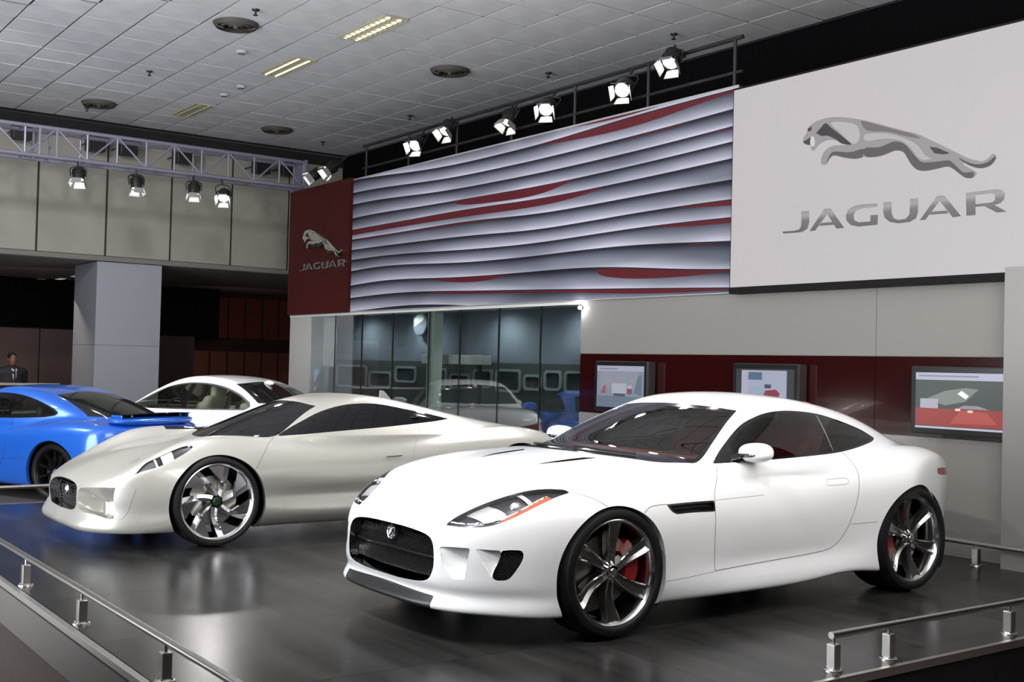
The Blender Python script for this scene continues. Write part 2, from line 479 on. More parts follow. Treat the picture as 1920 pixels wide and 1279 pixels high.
# ------------------------------------------------------------------ silver concept car: body field
def make_silver_field():
    zc = spl((-1.1, .33), (-.95, .45), (-.88, .49), (-.7, .575), (-.45, .665), (-.2, .725), (0, .75), (.2, .772), (.6, .80), (1.2, .80), (1.8, .82), (2.4, .855), (2.85, .865), (3.2, .84), (3.5, .78), (3.8, .70))
    fb = spl((-1.1, 0), (-.8, .0), (-.5, .04), (-.2, .105), (.05, .11), (.4, .06), (.8, .02), (1.5, .01), (2.2, .02), (2.85, .05), (3.3, .03), (3.8, 0))
    fw = spl((-1.1, .7), (0, .74), (1, .76), (2.85, .76), (3.8, .7))
    cw = spl((-1.1, .08), (-.5, .05), (0, .04), (1, .03), (2, .03), (3, .05), (3.8, .09))
    zs = [.08, .16, .26, .36, .44, .54, .64, .74, .84, .94]
    side = tab([-.95, -.45, 0, .4, .8, 1.3, 1.9, 2.4, 2.85, 3.3, 3.8], zs, [
        [.80, .86, .88, .88, .88, .88, .86, .84, .80, .76],
        [.86, .91, .93, .93, .93, .93, .91, .88, .82, .76],
        [.90, .95, .965, .97, .975, .975, .96, .925, .86, .78],
        [.80, .90, .955, .945, .955, .965, .95, .92, .87, .80],
        [.78, .89, .95, .905, .94, .955, .945, .91, .86, .79],
        [.78, .89, .955, .90, .945, .96, .95, .92, .87, .80],
        [.80, .91, .97, .93, .96, .97, .965, .945, .90, .82],
        [.93, .97, .98, .975, .985, .99, .99, .98, .94, .85],
        [.92, .96, .98, .985, .99, .995, 1.0, .99, .95, .86],
        [.82, .88, .92, .94, .95, .96, .96, .95, .91, .82],
        [.70, .76, .80, .84, .86, .87, .87, .86, .82, .74]])
    g = spl((0, 0), (.25, .006), (.45, .014), (.6, .048), (.75, .16), (.87, .36), (.95, .6))
    gr = spl((0, 0), (.4, .02), (.65, .08), (.8, .2), (.9, .38), (1.0, .6))
    s0 = spl((.08, -.87), (.15, -.945), (.2, -.945), (.27, -.91), (.36, -.912), (.48, -.895), (.7, -.83))
    s1 = spl((.08, 3.55), (.3, 3.68), (.6, 3.76), (.8, 3.78), (1., 3.7))
    zr = spl((-.2, .60), (.1, .745), (.2, .79), (.6, .95), (.9, 1.058), (1.1, 1.112), (1.4, 1.147), (1.7, 1.13), (2.0, 1.078), (2.3, 1.015), (2.6, .955), (2.9, .90), (3.3, .82), (3.7, .73))
    wb = spl((.2, .70), (.4, .76), (.8, .83), (1.2, .86), (1.6, .86), (2.0, .83), (2.4, .76), (2.8, .64), (3.2, .5))
    def f(w, s, z):
        w = np.abs(w)*1.06
        T = zc(s)-cw(s)*(w/.8)**2+fb(s)*gau(w, fw(s), .19)
        top = (z-T)*.93
        sd = w-side(s, z)
        fr = ((s0(z)+g(w))-s)*.9
        rr = (s-(s1(z)-gr(w)))*.9
        bt = (.125+.10*sst(2.9, 3.7, s))-z
        low = smax(top, sd, .16)
        low = smax(low, smax(fr, rr, .02), .06)
        low = smax(low, bt, .03)
        a = .36-.46*sst(1.1, 2.0, s)
        gt = (z-(zr(s-a*w*w)-.075*w*w))*.88
        gs = (w-(wb(s)-.75*np.maximum(z-.84, -.02)-.5*np.maximum(z-.84, 0)**2))*.78
        gh = smax(smax(gt, gs, .08), .70-z, .02)
        return smin(low, gh, .05)
    return f
# ------------------------------------------------------------------ cars behind: one parametric body field
def make_car_field(zc, zr, wid, wb, s_front, s_rear, nose=.16, tail=.12, wrap=(.22, -.2), bot=.16, slope=.55, belt=1.0, fb=None, kr=.09):
    zc, zr, wid, wb = spl(*zc), spl(*zr), spl(*wid), spl(*wb)
    fbs = spl(*fb) if fb else None
    prof = spl((.1, -.05), (.2, -.02), (.35, 0), (.5, .006), (.65, .006), (.8, -.004), (.95, -.03), (1.1, -.07))
    def f(w, s, z):
        w = np.abs(w)
        T = zc(s)-.05*(w/.8)**2
        if fbs: T = T+fbs(s)*gau(w, .72, .18)
        low = smax((z-T)*.95, w-(wid(s)+prof(z)), .14)
        fr = (s_front+nose*(w/.8)**3-s)*.92; rr = (s-s_rear+tail*(w/.8)**3)*.92
        low = smax(smax(low, smax(fr, rr, .02), .09), bot-z, .04)
        a = wrap[0]+(wrap[1]-wrap[0])*sst(1.2, 2.3, s)
        gt = (z-(zr(s-a*w*w)-.08*w*w))*.88
        gs = (w-(wb(s)-slope*np.maximum(z-belt, -.03)-.3*np.maximum(z-belt, 0)**2))*.87
        gh = smax(smax(gt, gs, kr), belt-.10-z, .02)
        return smin(low, gh, .05)
    return f
XF_F = dict(zc=[(-1.1, .5), (-.92, .64), (-.6, .80), (0, .92), (.55, .985), (1.2, .99), (2.2, 1.02), (2.9, 1.07), (3.3, 1.10), (3.7, 1.095), (3.95, 1.06), (4.2, .98)],
            zr=[(.1, .78), (.55, 1.02), (.9, 1.21), (1.2, 1.355), (1.45, 1.435), (1.8, 1.475), (2.1, 1.465), (2.4, 1.425), (2.7, 1.335), (3.0, 1.20), (3.25, 1.085), (3.6, .95)],
            wid=[(-1.1, .80), (-.5, .88), (0, .915), (.8, .91), (2, .915), (2.9, .925), (3.5, .88), (4.1, .78)],
            wb=[(.3, .72), (.7, .80), (1.2, .84), (2.0, .84), (2.6, .80), (3.0, .74), (3.4, .64)], s_front=-.9, s_rear=4.06)
XK_F = dict(zc=[(-1.1, .42), (-.92, .58), (-.6, .74), (0, .86), (.6, .92), (1.2, .90), (2.0, .90), (2.4, .92), (2.75, .945), (3.1, .95), (3.4, .925), (3.7, .87)],
            zr=[(.1, .66), (.55, .92), (.9, 1.10), (1.15, 1.22), (1.4, 1.30), (1.65, 1.325), (1.9, 1.315), (2.2, 1.27), (2.5, 1.195), (2.8, 1.10), (3.1, 1.00), (3.5, .86)],
            wid=[(-1.1, .80), (-.5, .88), (0, .915), (.8, .895), (1.5, .885), (2.2, .925), (2.75, .95), (3.2, .90), (3.8, .74)],
            wb=[(.3, .70), (.7, .79), (1.2, .83), (1.7, .83), (2.1, .80), (2.5, .73), (2.9, .63), (3.3, .5)], s_front=-.98, s_rear=3.62, belt=.92, tail=.22,
            fb=[(-1, 0), (-.3, .02), (.5, .0), (1.5, 0), (2.2, .015), (2.75, .04), (3.2, .02), (3.6, 0)])
# ------------------------------------------------------------------ shared car pieces
def m_paint(name, col, rough=.32, metal=0, coat=1): return mat(name, col, rough, metal, coat)
RUB = mat('black rubber', (.008, .008, .008), .5, spec=.4)
TYRE = mat('tyre rubber', (.007, .007, .0075), .5, spec=.35)
CHROME = mat('chrome', (.78, .78, .8), .08, 1)
POLISH = mat('polished alloy', (.62, .62, .64), .16, 1)
DARKAL = mat('dark grey alloy', (.06, .06, .065), .25, 1)
SPOKEM = mat('gunmetal spoke', (.30, .295, .28), .28, 1)
BLACKG = mat('gloss black trim', (.004, .004, .005), .08, spec=.6)
BLACKM = mat('matt black', (.006, .006, .006), .6)
DARKIN = mat('dark cabin lining', (.012, .011, .011), .7)
GAPM = mat('shut line shadow gap', (.12, .12, .125), .8)
DISC = mat('brake disc steel', (.25, .24, .22), .35, 1)
REDCAL = mat('red brake caliper', (.16, .004, .007), .35, coat=.4)
def glass_mat(name, tint, a):
    """thin tinted glass: mirror-like reflection over a see-through tint"""
    if name in MATS: return MATS[name]
    m = bpy.data.materials.new(name); m.use_nodes = True; nt = m.node_tree; nt.nodes.clear()
    o = nd(m, 'ShaderNodeOutputMaterial'); mx = nd(m, 'ShaderNodeMixShader'); lw = nd(m, 'ShaderNodeLayerWeight', Blend=.5)
    tr = nd(m, 'ShaderNodeBsdfTransparent'); tr.inputs[0].default_value = (*tint, 1)
    gl = nd(m, 'ShaderNodeBsdfGlossy', Roughness=.01); gl.inputs[0].default_value = (1, 1, 1, 1)
    pw = nd(m, 'ShaderNodeMath', operation='POWER'); pw.inputs[1].default_value = 4.5; lk(m, lw, 'Facing', pw, 0)
    ad = nd(m, 'ShaderNodeMath', operation='ADD', use_clamp=True); ad.inputs[1].default_value = a
    lk(m, pw, 0, ad, 0); lk(m, ad, 0, mx, 0); lk(m, tr, 0, mx, 1); lk(m, gl, 0, mx, 2); lk(m, mx, 0, o, 0)
    MATS[name] = m
    return m
WGLASS = glass_mat('tinted windscreen glass', (.36, .345, .325), .045)
SGLASS = glass_mat('dark tinted side glass', (.22, .205, .205), .045)
CLEAR = glass_mat('clear lamp lens', (.93, .93, .95), .03)

def both(fn):
    for mir in (0, 1): fn(mir)
def sk_part(name, sk, m, parent, mirror='both'):
    """one object per side"""
    out = []
    for mir in (0, 1): out.append(skin_obj(name, [(sk, mir)], m, parent))
    return out
def rim_strip(name, sk, test, vec, m, parent, depth=None, mirror=(0, 1), joined=False):
    """wall that folds inward from an open cut edge"""
    E = sk.border(test)
    if not E: return None
    idx = sorted({i for e in E for i in e}); mp = {v: i for i, v in enumerate(idx)}
    A = sk.V[idx]
    nn = sk.normals()[idx]
    B = A+np.array(vec) if vec is not None else A-nn*depth
    outs = []; V = []; F = []
    for mir in mirror:
        if not joined: V = []; F = []
        sg = np.array([-1 if mir else 1, 1, 1]); n0 = len(V)
        V += (A*sg).tolist()+(B*sg).tolist(); n = len(A)
        for a, b in E:
            a, b = mp[a], mp[b]
            q = (n0+b, n0+a, n0+n+a, n0+n+b)
            F.append(q[::-1] if mir else q)
        if not joined: outs.append(obj(name, V, F, m, parent, False))
    return outs if not joined else obj(name, V, F, m, parent, False)

def recess(sk, depth, m_floor, m_wall, body, name):
    """sink a cut-out piece by depth(V) and wall its edge; one object per side"""
    n = sk.normals(); D = depth(sk.V); B = sk.V-n*D[:, None]
    E = sk.border(lambda V: np.ones(len(V), bool))
    for mir in (0, 1):
        sg = np.array([-1 if mir else 1, 1, 1])
        V = (B*sg).tolist(); F = [tuple(q[::-1] if mir else q) for q in sk.F]; MI = [0]*len(F)
        n0 = len(V); V += (sk.V*sg).tolist()
        for a, b in E:
            if D[a] < 1e-5 and D[b] < 1e-5: continue
            q = (a, b, n0+b, n0+a); F.append(q if mir else q[::-1]); MI.append(1)
        o = obj(name, V, F, m_floor, body, False); o.data.materials.append(m_wall)
        o.data.polygons.foreach_set('material_index', MI)
        o.data.polygons.foreach_set('use_smooth', [i == 0 for i in MI])
def surf_pts(f, pts, ax, start, n=5):
    """points on the skin below a line drawn in two axes; start = guess of the third"""
    L = crv(pts, n); k3 = ({0, 1, 2}-set(ax)).pop()
    P = np.zeros((len(L), 3)); P[:, ax] = L
    x = np.full(len(L), float(start))
    lo, hi = (np.full(len(L), start-.45), np.full(len(L), start+.45))
    G = np.linspace(start+.45, start-.45, 400)                    # from outside inwards: first hit
    best = np.full(len(L), np.nan)
    for g in G:
        P[:, k3] = g; v = f(*P.T)
        best = np.where(np.isnan(best) & (v < 0), g, best)
    P[:, k3] = np.where(np.isnan(best), start, best)
    return to_surface(f, P, 4)
def surf_line(name, f, pts, ax, wid, m, parent, start, lift=.0006):
    """thin dark strip that follows a drawn line on the skin (shut line)"""
    P = surf_pts(f, pts, ax, start)
    n = grad(f, P, .008); n /= np.linalg.norm(n, axis=1)[:, None]
    t = np.gradient(P, axis=0); t /= np.linalg.norm(t, axis=1)[:, None]
    b = np.cross(n, t)
    for sg in (1, -1):
        s = np.array([sg, 1, 1])
        A = (P+b*wid+n*lift)*s; B = (P-b*wid+n*lift)*s
        o = obj(name, A.tolist()+B.tolist(), [(i, i+1, len(A)+i+1, len(A)+i)[::sg] for i in range(len(A)-1)], m, parent, True)
def arch_liner(name, s0, z0, r, w0, w1, m, parent, sgn, t0=-.25, t1=math.pi+.25, n=28):
    A = []; B = []
    for k in range(n+1):
        t = t0+(t1-t0)*k/n
        p = (s0+math.cos(t)*r, z0+math.sin(t)*r)
        A.append((sgn*w0, *p)); B.append((sgn*w1, *p))
    V = A+B; k = n+1
    F = [(i, i+1, k+i+1, k+i) for i in range(n)]
    F.append(tuple(range(k+n, k-1, -1)))                       # inner wall
    return obj(name, V, F, m, parent, False)

def make_wheel(car, loc, sgn, R=.352, rr=.281, width=.25, spoke=None, cal=None, rot=0, nsp=6, tyre=TYRE, lip=POLISH, cap=None, disc_r=.19, out=.0, barrel=DARKAL):
    """wheel part at the outer rim face; +x is outward for sgn=1.  wheel (rim barrel) > tyre, spoke x n, hub_cap, brake_disc, brake_caliper"""
    M = Matrix.Scale(sgn, 4, (1, 0, 0))
    def fin(bm):
        bmesh.ops.transform(bm, matrix=M, verts=bm.verts)
        bmesh.ops.recalc_face_normals(bm, faces=bm.faces)
    bm = bmesh.new()
    b_lathe(bm, [(rr, -.002), (rr+.004, .004), (rr-.004, .006), (rr-.014, -.004), (rr-.022, -.03), (rr-.03, -.10), (rr-.03, -width+.02), (rr, -width+.01)], 72)
    fin(bm)
    wh = obj_bm('wheel', bm, lip, car, angle=40, loc=loc)
    wh.rotation_euler = (rot, 0, 0)
    bm = bmesh.new()
    h = R-rr
    b_lathe(bm, [(rr-.004, -.004), (rr+.006, .012), (rr+h*.35, .020), (rr+h*.7, .012), (R-.018, -.006), (R-.006, -.026), (R-.001, -.05), (R, -width*.5), (R-.001, -width+.03), (R-.012, -width), (rr+.01, -width-.01), (rr-.004, -width+.004)], 72, close=True)
    fin(bm); obj_bm('tyre', bm, tyre, wh, angle=50)
    if spoke: spoke(wh, sgn, rr, nsp)
    bm = bmesh.new()
    b_lathe(bm, [(.001, -.012), (.018, -.012), (.022, -.016), (.034, -.018), (.036, -.03), (.055, -.045), (.06, -.09)], 36)
    fin(bm); hb = obj_bm('hub_cap', bm, cap or CHROME, wh, angle=35)
    bm = bmesh.new()
    b_lathe(bm, [(.06, -.10), (disc_r, -.10), (disc_r, -.125), (.06, -.125)], 48, close=True)
    fin(bm); dk = obj_bm('brake_disc', bm, DISC, wh, angle=35)
    if cal:
        bm = bmesh.new()
        a0, a1, m = cal
        out_ = []; inn = []
        for k in range(13):
            t = a0+(a1-a0)*k/12-rot
            e = .012*math.sin(math.pi*k/12)
            for lst, q in ((out_, disc_r+.018+e), (inn, disc_r-.062)):
                lst.append((math.cos(t)*q, math.sin(t)*q))
        ol = out_+inn[::-1]
        va = [bm.verts.new((-.065, *p)) for p in ol]; vb = [bm.verts.new((-.15, *p)) for p in ol]
        bm.faces.new(va); bm.faces.new(vb[::-1])
        for k in range(len(ol)): bm.faces.new((va[k], vb[k], vb[(k+1) % len(ol)], va[(k+1) % len(ol)]))
        fin(bm); obj_bm('brake_caliper', bm, m, wh, angle=35)
    return wh

def spokes_twin(wh, sgn, rr, n):
    """propeller-like spokes: dark hollow face between two bright edges"""
    for k in range(n):
        t0 = 2*math.pi*k/n+math.pi/2
        rows = []
        for j in range(9):
            u = j/8
            r = .03+(rr-.012-.03)*u
            wd = .019+.026*u**1.3                               # half width of the blade
            tw = .10*math.sin(u*math.pi*.5)                     # slight sweep
            x = -.030-.030*math.sin(math.pi*min(u*1.15, 1))*.6+.022*u
            c = t0+tw*u
            er = (math.cos(c), math.sin(c)); et = (-er[1], er[0])
            def P(off, dx): return (sgn*(x+dx), er[0]*r+et[0]*off, er[1]*r+et[1]*off)
            e = .006
            rows.append([P(-wd-.004, -.045), P(-wd, 0), P(-wd+e, .003), P(-wd*.35, -.016), P(wd*.35, -.016), P(wd-e, .003), P(wd, 0), P(wd+.004, -.045)])
        V = [p for r_ in rows for p in r_]; F = []; MI = []
        for j in range(8):
            for q in range(7):
                a = j*8+q
                F.append((a, a+1, a+9, a+8) if sgn > 0 else (a+8, a+9, a+1, a)); MI.append(0 if q in (1, 5) else 1)
        o = obj('spoke', V, F, POLISH, wh, False)
        o.data.materials.append(SPOKEM)
        o.data.polygons.foreach_set('material_index', MI)
def spokes_swirl(wh, sgn, rr, n):
    """bright blades that leave the hub at an angle and fork towards the rim"""
    for k in range(n):
        t0 = 2*math.pi*k/n
        rows = []
        for j in range(10):
            u = j/9
            r = .045+(rr-.01-.045)*u
            sw = .50*u**.8-.12
            wd = .021+.006*(1-u)+.05*max(u-.6, 0)
            x = -.022-.035*math.sin(math.pi*u)*.7
            c = t0+sw
            er = (math.cos(c), math.sin(c)); et = (-er[1], er[0])
            def P(off, dx): return (sgn*(x+dx), er[0]*r+et[0]*off, er[1]*r+et[1]*off)
            rows.append([P(-wd-.006, -.06), P(-wd, 0), P(0, .006), P(wd, -.012), P(wd+.012, -.075)])
        V = [p for r_ in rows for p in r_]; F = []
        for j in range(9):
            for q in range(4):
                a = j*5+q
                F.append((a, a+1, a+6, a+5) if sgn > 0 else (a+5, a+6, a+1, a))
        obj('spoke', V, F, ALLOYS, wh, False)
        # paddle that fills the outer fork
        ol = []
        for (r, a) in ((.52, .26), (.75, .34), (.975, .36), (.975, .86), (.80, .74)):
            c = t0+a; ol.append((r*rr, c))
        V = []
        for dx in (-.018, -.05):
            for r, c in ol: V.append((sgn*(dx-.006), math.cos(c)*r, math.sin(c)*r))
        m_ = len(ol); F = [tuple(range(m_)), tuple(range(2*m_-1, m_-1, -1))]+[(i, m_+i, m_+(i+1) % m_, (i+1) % m_) for i in range(m_)]
        o = obj('spoke_paddle', V, F, ALLOYS, wh, False)
ALLOYS = mat('bright machined alloy', (.80, .80, .82), .14, 1)
def spokes_plain(wh, sgn, rr, n, m=None):
    for k in range(n):
        c = 2*math.pi*k/n+.3
        er = (math.cos(c), math.sin(c)); et = (-er[1], er[0]); V = []
        for u, wd, x in ((.04, .016, -.03), (rr*.6, .014, -.035), (rr-.01, .020, -.015)):
            for off, dx in ((-wd-.004, -.04), (-wd, 0), (wd, 0), (wd+.004, -.04)):
                V.append((sgn*(x+dx), er[0]*u+et[0]*off, er[1]*u+et[1]*off))
        F = []
        for j in range(2):
            for q in range(3):
                a = j*4+q; F.append((a, a+1, a+5, a+4) if sgn > 0 else (a+4, a+5, a+1, a))
        obj('spoke', V, F, m or DARKAL, wh, False)

def rounded(w, h, r, n=5):
    out = []
    for cx, cy, a in ((w/2-r, h/2-r, 0), (-w/2+r, h/2-r, 90), (-w/2+r, -h/2+r, 180), (w/2-r, -h/2+r, 270)):
        for k in range(n+1):
            t = math.radians(a+90*k/n); out.append((cx+math.cos(t)*r, cy+math.sin(t)*r))
    return out
def blob(name, f, lo, hi, h, m, parent, loc=None):
    """smooth closed solid from a field"""
    V, Q = surface_nets(f, lo, hi, h); V = to_surface(f, V)
    G = grad(f, V, .004); G = G/np.linalg.norm(G, axis=1)[:, None]
    return obj(name, V.tolist(), Q.tolist(), m, parent, True, G.tolist(), loc=loc)
def ell(c, r, p=2.0):
    def f(x, y, z):
        return ((np.abs((x-c[0])/r[0])**p+np.abs((y-c[1])/r[1])**p+np.abs((z-c[2])/r[2])**p)**(1/p)-1)*min(r)
    return f
def rbox(c, h, r):
    def f(x, y, z):
        q = [np.abs(x-c[0])-h[0]+r, np.abs(y-c[1])-h[1]+r, np.abs(z-c[2])-h[2]+r]
        return np.sqrt(sum(np.maximum(k, 0)**2 for k in q))+np.minimum(np.maximum(np.maximum(q[0], q[1]), q[2]), 0)-r
    return f
def car_seat(car, w, s, z, m, h=.62, m2=None):
    """cushion with backrest, headrest on top"""
    def f(x, y, zz):
        cush = rbox((0, 0, .08), (.24, .27, .09), .07)(x, y, zz)
        lean = .28*(zz-.1)
        back = rbox((0, .27, h*.5+.08), (.23, .075, h*.5), .06)(x, y-lean, zz)
        bol = np.minimum(rbox((.2, .22, h*.45+.1), (.05, .09, h*.34), .045)(x, y-lean, zz), rbox((-.2, .22, h*.45+.1), (.05, .09, h*.34), .045)(x, y-lean, zz))
        return smin(smin(cush, back, .05), bol, .03)
    st = blob('seat', f, (-.3, -.35, -.05), (.3, .75, h+.2), .03, m, car, loc=(w, s, z))
    blob('headrest', rbox((0, 0, 0), (.13, .05, .09), .045), (-.16, -.09, -.12), (.16, .09, .12), .025, m2 or m, st, loc=(0, .27+.28*h, h+.13))
    return st
# ------------------------------------------------------------------ white sports coupe (foreground)
AS = [1, 2]            # (s, z) side view
AW = [0, 2]            # (w, z) front view
AP = [0, 1]            # (w, s) plan
def build_hero(loc):
    f = make_hero_field()
    WHITE = m_paint('white car paint', (.69, .695, .71), .28)
    REDL = mat('red leather', (.27, .022, .010), .45)
    sk = Skin.make(f, (-.045, -1.0, .05), (1.05, 3.65, 1.36), .0125)
    car = root('sports_coupe', loc, 0, 'white two-door sports coupe with red cabin, nearest car on the stand', 'car')
    ARCH = ((-.005, .325, .378), (2.605, .325, .388))
    P = {}
    # wheel arches
    for i, (a, b, r) in enumerate(ARCH):
        sk = sk.cut(lambda V: np.hypot(V[:, 1]-a, V[:, 2]-b)-r, where=lambda V: V[:, 0] > .45)[1]
    # glasshouse
    dlo = poly([(.815, .893), (.955, .982), (1.15, 1.084), (1.297, 1.141), (1.458, 1.180), (1.647, 1.190), (1.895, 1.171), (2.103, 1.128), (2.32, 1.068), (2.465, 1.008)],
               [(2.465, 1.008), (2.42, .990), (2.305, .972), (2.085, .946), (1.848, .928), (1.338, .909), (.988, .899), (.815, .893)])
    zone = lambda V: (V[:, 2] > .86) & (V[:, 0] > .4) & (V[:, 1] > .7) & (V[:, 1] < 2.6)
    d, sk = sk.cut(lambda V: sd_line(V[:, AS], dlo, True), where=zone)
    gl, fr = d.cut(lambda V: sd_line(V[:, AS], dlo, True)+.013)
    bl = np.array([(1.885, 1.20), (1.876, .90)])
    bt, gl = gl.cut(lambda V: sd_line(V[:, AS], bl, False)-.005)
    g1, g2 = gl.cut(lambda V: V[:, 1]-1.88)
    mq, g1 = g1.cut(lambda V: (V[:, 1]-.99)-(V[:, 2]-.895)*.05)   # black mirror triangle
    wsh = poly([(-.755, .894), (-.56, .905), (-.3, .914), (0, .918), (.3, .914), (.56, .905), (.755, .894)], [(.755, .894), (.66, 1.02), (.56, 1.135), (.515, 1.185)],
               [(.515, 1.185), (.3, 1.203), (0, 1.212), (-.3, 1.203), (-.515, 1.185)], [(-.515, 1.185), (-.56, 1.135), (-.66, 1.02), (-.755, .894)])
    zw = lambda V: (V[:, 1] < 1.5) & (V[:, 1] > .28) & (V[:, 2] > .86)
    w, sk = sk.cut(lambda V: sd_line(V[:, AW], wsh, True), where=zw)
    w, wb_ = w.cut(lambda V: sd_line(V[:, AW], wsh, True)+.018)
    rw = poly([(-.47, .985), (0, .975), (.47, .985)], [(.47, .985), (.36, 1.19)], [(.36, 1.19), (0, 1.215), (-.36, 1.19)], [(-.36, 1.19), (-.47, .985)])
    r_, sk = sk.cut(lambda V: sd_line(V[:, AW], rw, True), where=lambda V: V[:, 1] > 2.25)
    # lamps
    hpl = poly([(.468, -.84), (.462, -.795), (.468, -.760), (.482, -.715), (.527, -.635), (.595, -.549), (.64, -.493), (.693, -.412), (.756, -.315), (.79, -.262)], [(.79, -.262), (.84, -.232)], [(.84, -.232), (1.05, -.23)], [(1.05, -.23), (1.05, -1.0)], [(1.05, -1.0), (.50, -1.0)], [(.50, -1.0), (.468, -.84)])
    hbo = [(-.85, .592), (-.79, .594), (-.735, .598), (-.668, .614), (-.582, .653), (-.477, .703), (-.35, .749), (-.26, .772), (-.15, .80)]
    hsi = poly(hbo, [(-.15, .80), (-.15, 1.0)], [(-.15, 1.0), (-.85, 1.0)], [(-.85, 1.0), (-.85, .592)])
    hcut = lambda V: np.maximum(sd_line(V[:, AP], hpl, True), sd_line(V[:, AS], hsi, True))
    hl, sk = sk.cut(hcut, where=lambda V: (V[:, 1] < -.1) & (V[:, 0] > .3) & (V[:, 2] > .55))
    hbs = spl(*hbo)
    def band(lo, hi, s0, s1): return hl.cut(lambda V: np.maximum(np.maximum(hbs(V[:, 1])+lo-V[:, 2], V[:, 2]-hbs(V[:, 1])-hi), np.maximum(s0-V[:, 1], V[:, 1]-s1)))[0]
    tl = poly([(2.975, .80), (3.05, .80), (3.3, .785)], [(3.3, .785), (3.6, .78)], [(3.6, .78), (3.6, .72)], [(3.6, .72), (3.3, .735), (3.05, .752), (2.985, .762)], [(2.985, .762), (2.975, .80)])
    tlp, sk = sk.cut(lambda V: sd_line(V[:, AS], tl, True), where=lambda V: (V[:, 1] > 2.7) & (V[:, 0] > .28))
    # nose openings
    gr = poly([(-.432, .512), (-.36, .541), (-.2, .555), (0, .558), (.2, .555), (.36, .541), (.432, .512), (.456, .45), (.452, .36), (.40, .306), (.22, .288), (0, .285), (-.22, .288), (-.40, .306), (-.452, .36), (-.456, .45), (-.432, .512)])
    nose = lambda V: (V[:, 1] < -.5)
    g_, sk = sk.cut(lambda V: sd_line(V[:, AW], gr, True), where=nose)
    du = poly([(.757, .492), (.79, .498), (.818, .494), (.824, .465), (.815, .42), (.79, .356), (.765, .344), (.742, .350), (.738, .378), (.752, .43), (.760, .47), (.757, .492)])
    du_, sk = sk.cut(lambda V: sd_line(V[:, AW], du, True), where=nose)
    spo = poly([(-.46, .10), (-.46, .235)], [(-.46, .235), (-.2, .246), (0, .25), (.2, .246), (.46, .235)], [(.46, .235), (.46, .10)], [(.46, .10), (-.46, .10)])
    sp_, sk = sk.cut(lambda V: sd_line(V[:, AW], spo, True), where=nose)
    # side vent behind the front wheel
    ve = poly([(.352, .694), (.55, .697), (.728, .697)], [(.728, .697), (.736, .636)], [(.736, .636), (.56, .640), (.43, .638)], [(.43, .638), (.39, .655), (.352, .694)])
    v_, sk = sk.cut(lambda V: sd_line(V[:, AS], ve, True), where=lambda V: (V[:, 0] > .7) & (V[:, 1] < 1))
    # bonnet louvres
    hv = poly([(.268, -.09), (.278, .1), (.292, .27)], [(.292, .27), (.352, .325)], [(.352, .325), (.354, .27), (.335, .1), (.268, -.09)])
    h_, sk = sk.cut(lambda V: sd_line(V[:, AP], hv, True), where=lambda V: (V[:, 2] > .8) & (V[:, 1] < .5))
    # scoops beside the grille and ahead of the brake duct
    sc1 = poly([(.488, .490), (.56, .496), (.648, .499)], [(.648, .499), (.640, .42), (.631, .340)], [(.631, .340), (.575, .335)], [(.575, .335), (.52, .40), (.488, .490)])
    s1_, sk = sk.cut(lambda V: sd_line(V[:, AW], sc1, True), where=nose)
    sc2 = poly([(.672, .497), (.757, .494)], [(.757, .494), (.760, .47), (.752, .43), (.738, .378), (.736, .352)], [(.736, .352), (.715, .40), (.69, .45), (.672, .497)])
    s2_, sk = sk.cut(lambda V: sd_line(V[:, AW], sc2, True), where=nose)
    sidez = lambda V: (V[:, 0] > .7)
    hd = poly([(1.73, .775), (1.90, .778)], [(1.90, .778), (1.905, .745)], [(1.905, .745), (1.73, .742)], [(1.73, .742), (1.725, .775)])
    hin, sk = sk.cut(lambda V: sd_line(V[:, AS], hd, True), where=sidez)
    # ---- objects
    body = skin_obj('body', [(sk, 0), (sk, 1)], WHITE, car)
    for i, (a, b, r) in enumerate(ARCH):
        rim_strip('arch_lip', sk, lambda V: (np.abs(np.hypot(V[:, 1]-a, V[:, 2]-b)-r) < .004) & (V[:, 0] > .45), (-.045, 0, 0), WHITE, body)
        for sg in (1, -1): arch_liner('wheel_well', a, b, r+.012, .87, .48, BLACKM, body, sg, -.5, math.pi+.5)
    for line, ax, wid, st in (
            ([(.835, .892), (.80, .83), (.735, .72), (.745, .55), (.765, .40), (.775, .293)], AS, .0020, .9),
            ([(.775, .293), (1.278, .311), (1.60, .325), (1.76, .338), (1.83, .36), (1.885, .40), (1.935, .47), (1.985, .60), (2.012, .728), (2.03, .83), (2.0, .905), (1.97, .935)], AS, .0022, .9),
            ([(.735, .697), (.95, .703), (1.15, .708)], AS, .0010, .9), ([(1.955, .489), (2.21, .492)], AS, .0010, .9),
            ([(-.245, .778), (-.147, .748), (-.06, .702)], AS, .0018, .9), ([(.185, .658), (.23, .685), (.291, .693), (.355, .694)], AS, .0018, .9),
            ([(.37, .271), (.55, .278), (.776, .29)], AS, .0010, .9), ([(0, -.655), (.2, -.652), (.40, -.642), (.50, -.645)], AP, .0008, .7),
            (hd[list(range(len(hd)))+[0]].tolist(), AS, .0012, .9)):
        surf_line('shut_line', f, line, ax, wid, GAPM, body, st)
    for p_, d0, d1, dep in ((s1_, .49, .635, .05), (s2_, .675, .76, .03)):
        recess(p_, lambda V: dep*np.clip((V[:, 0]-d0)/(d1-d0), 0, 1)**1.1*np.clip((V[:, 2]-.338)/.10, 0, 1)**.8, WHITE, WHITE, body, 'bumper_scoop')
    sk_part('door_handle', hin, WHITE, body)
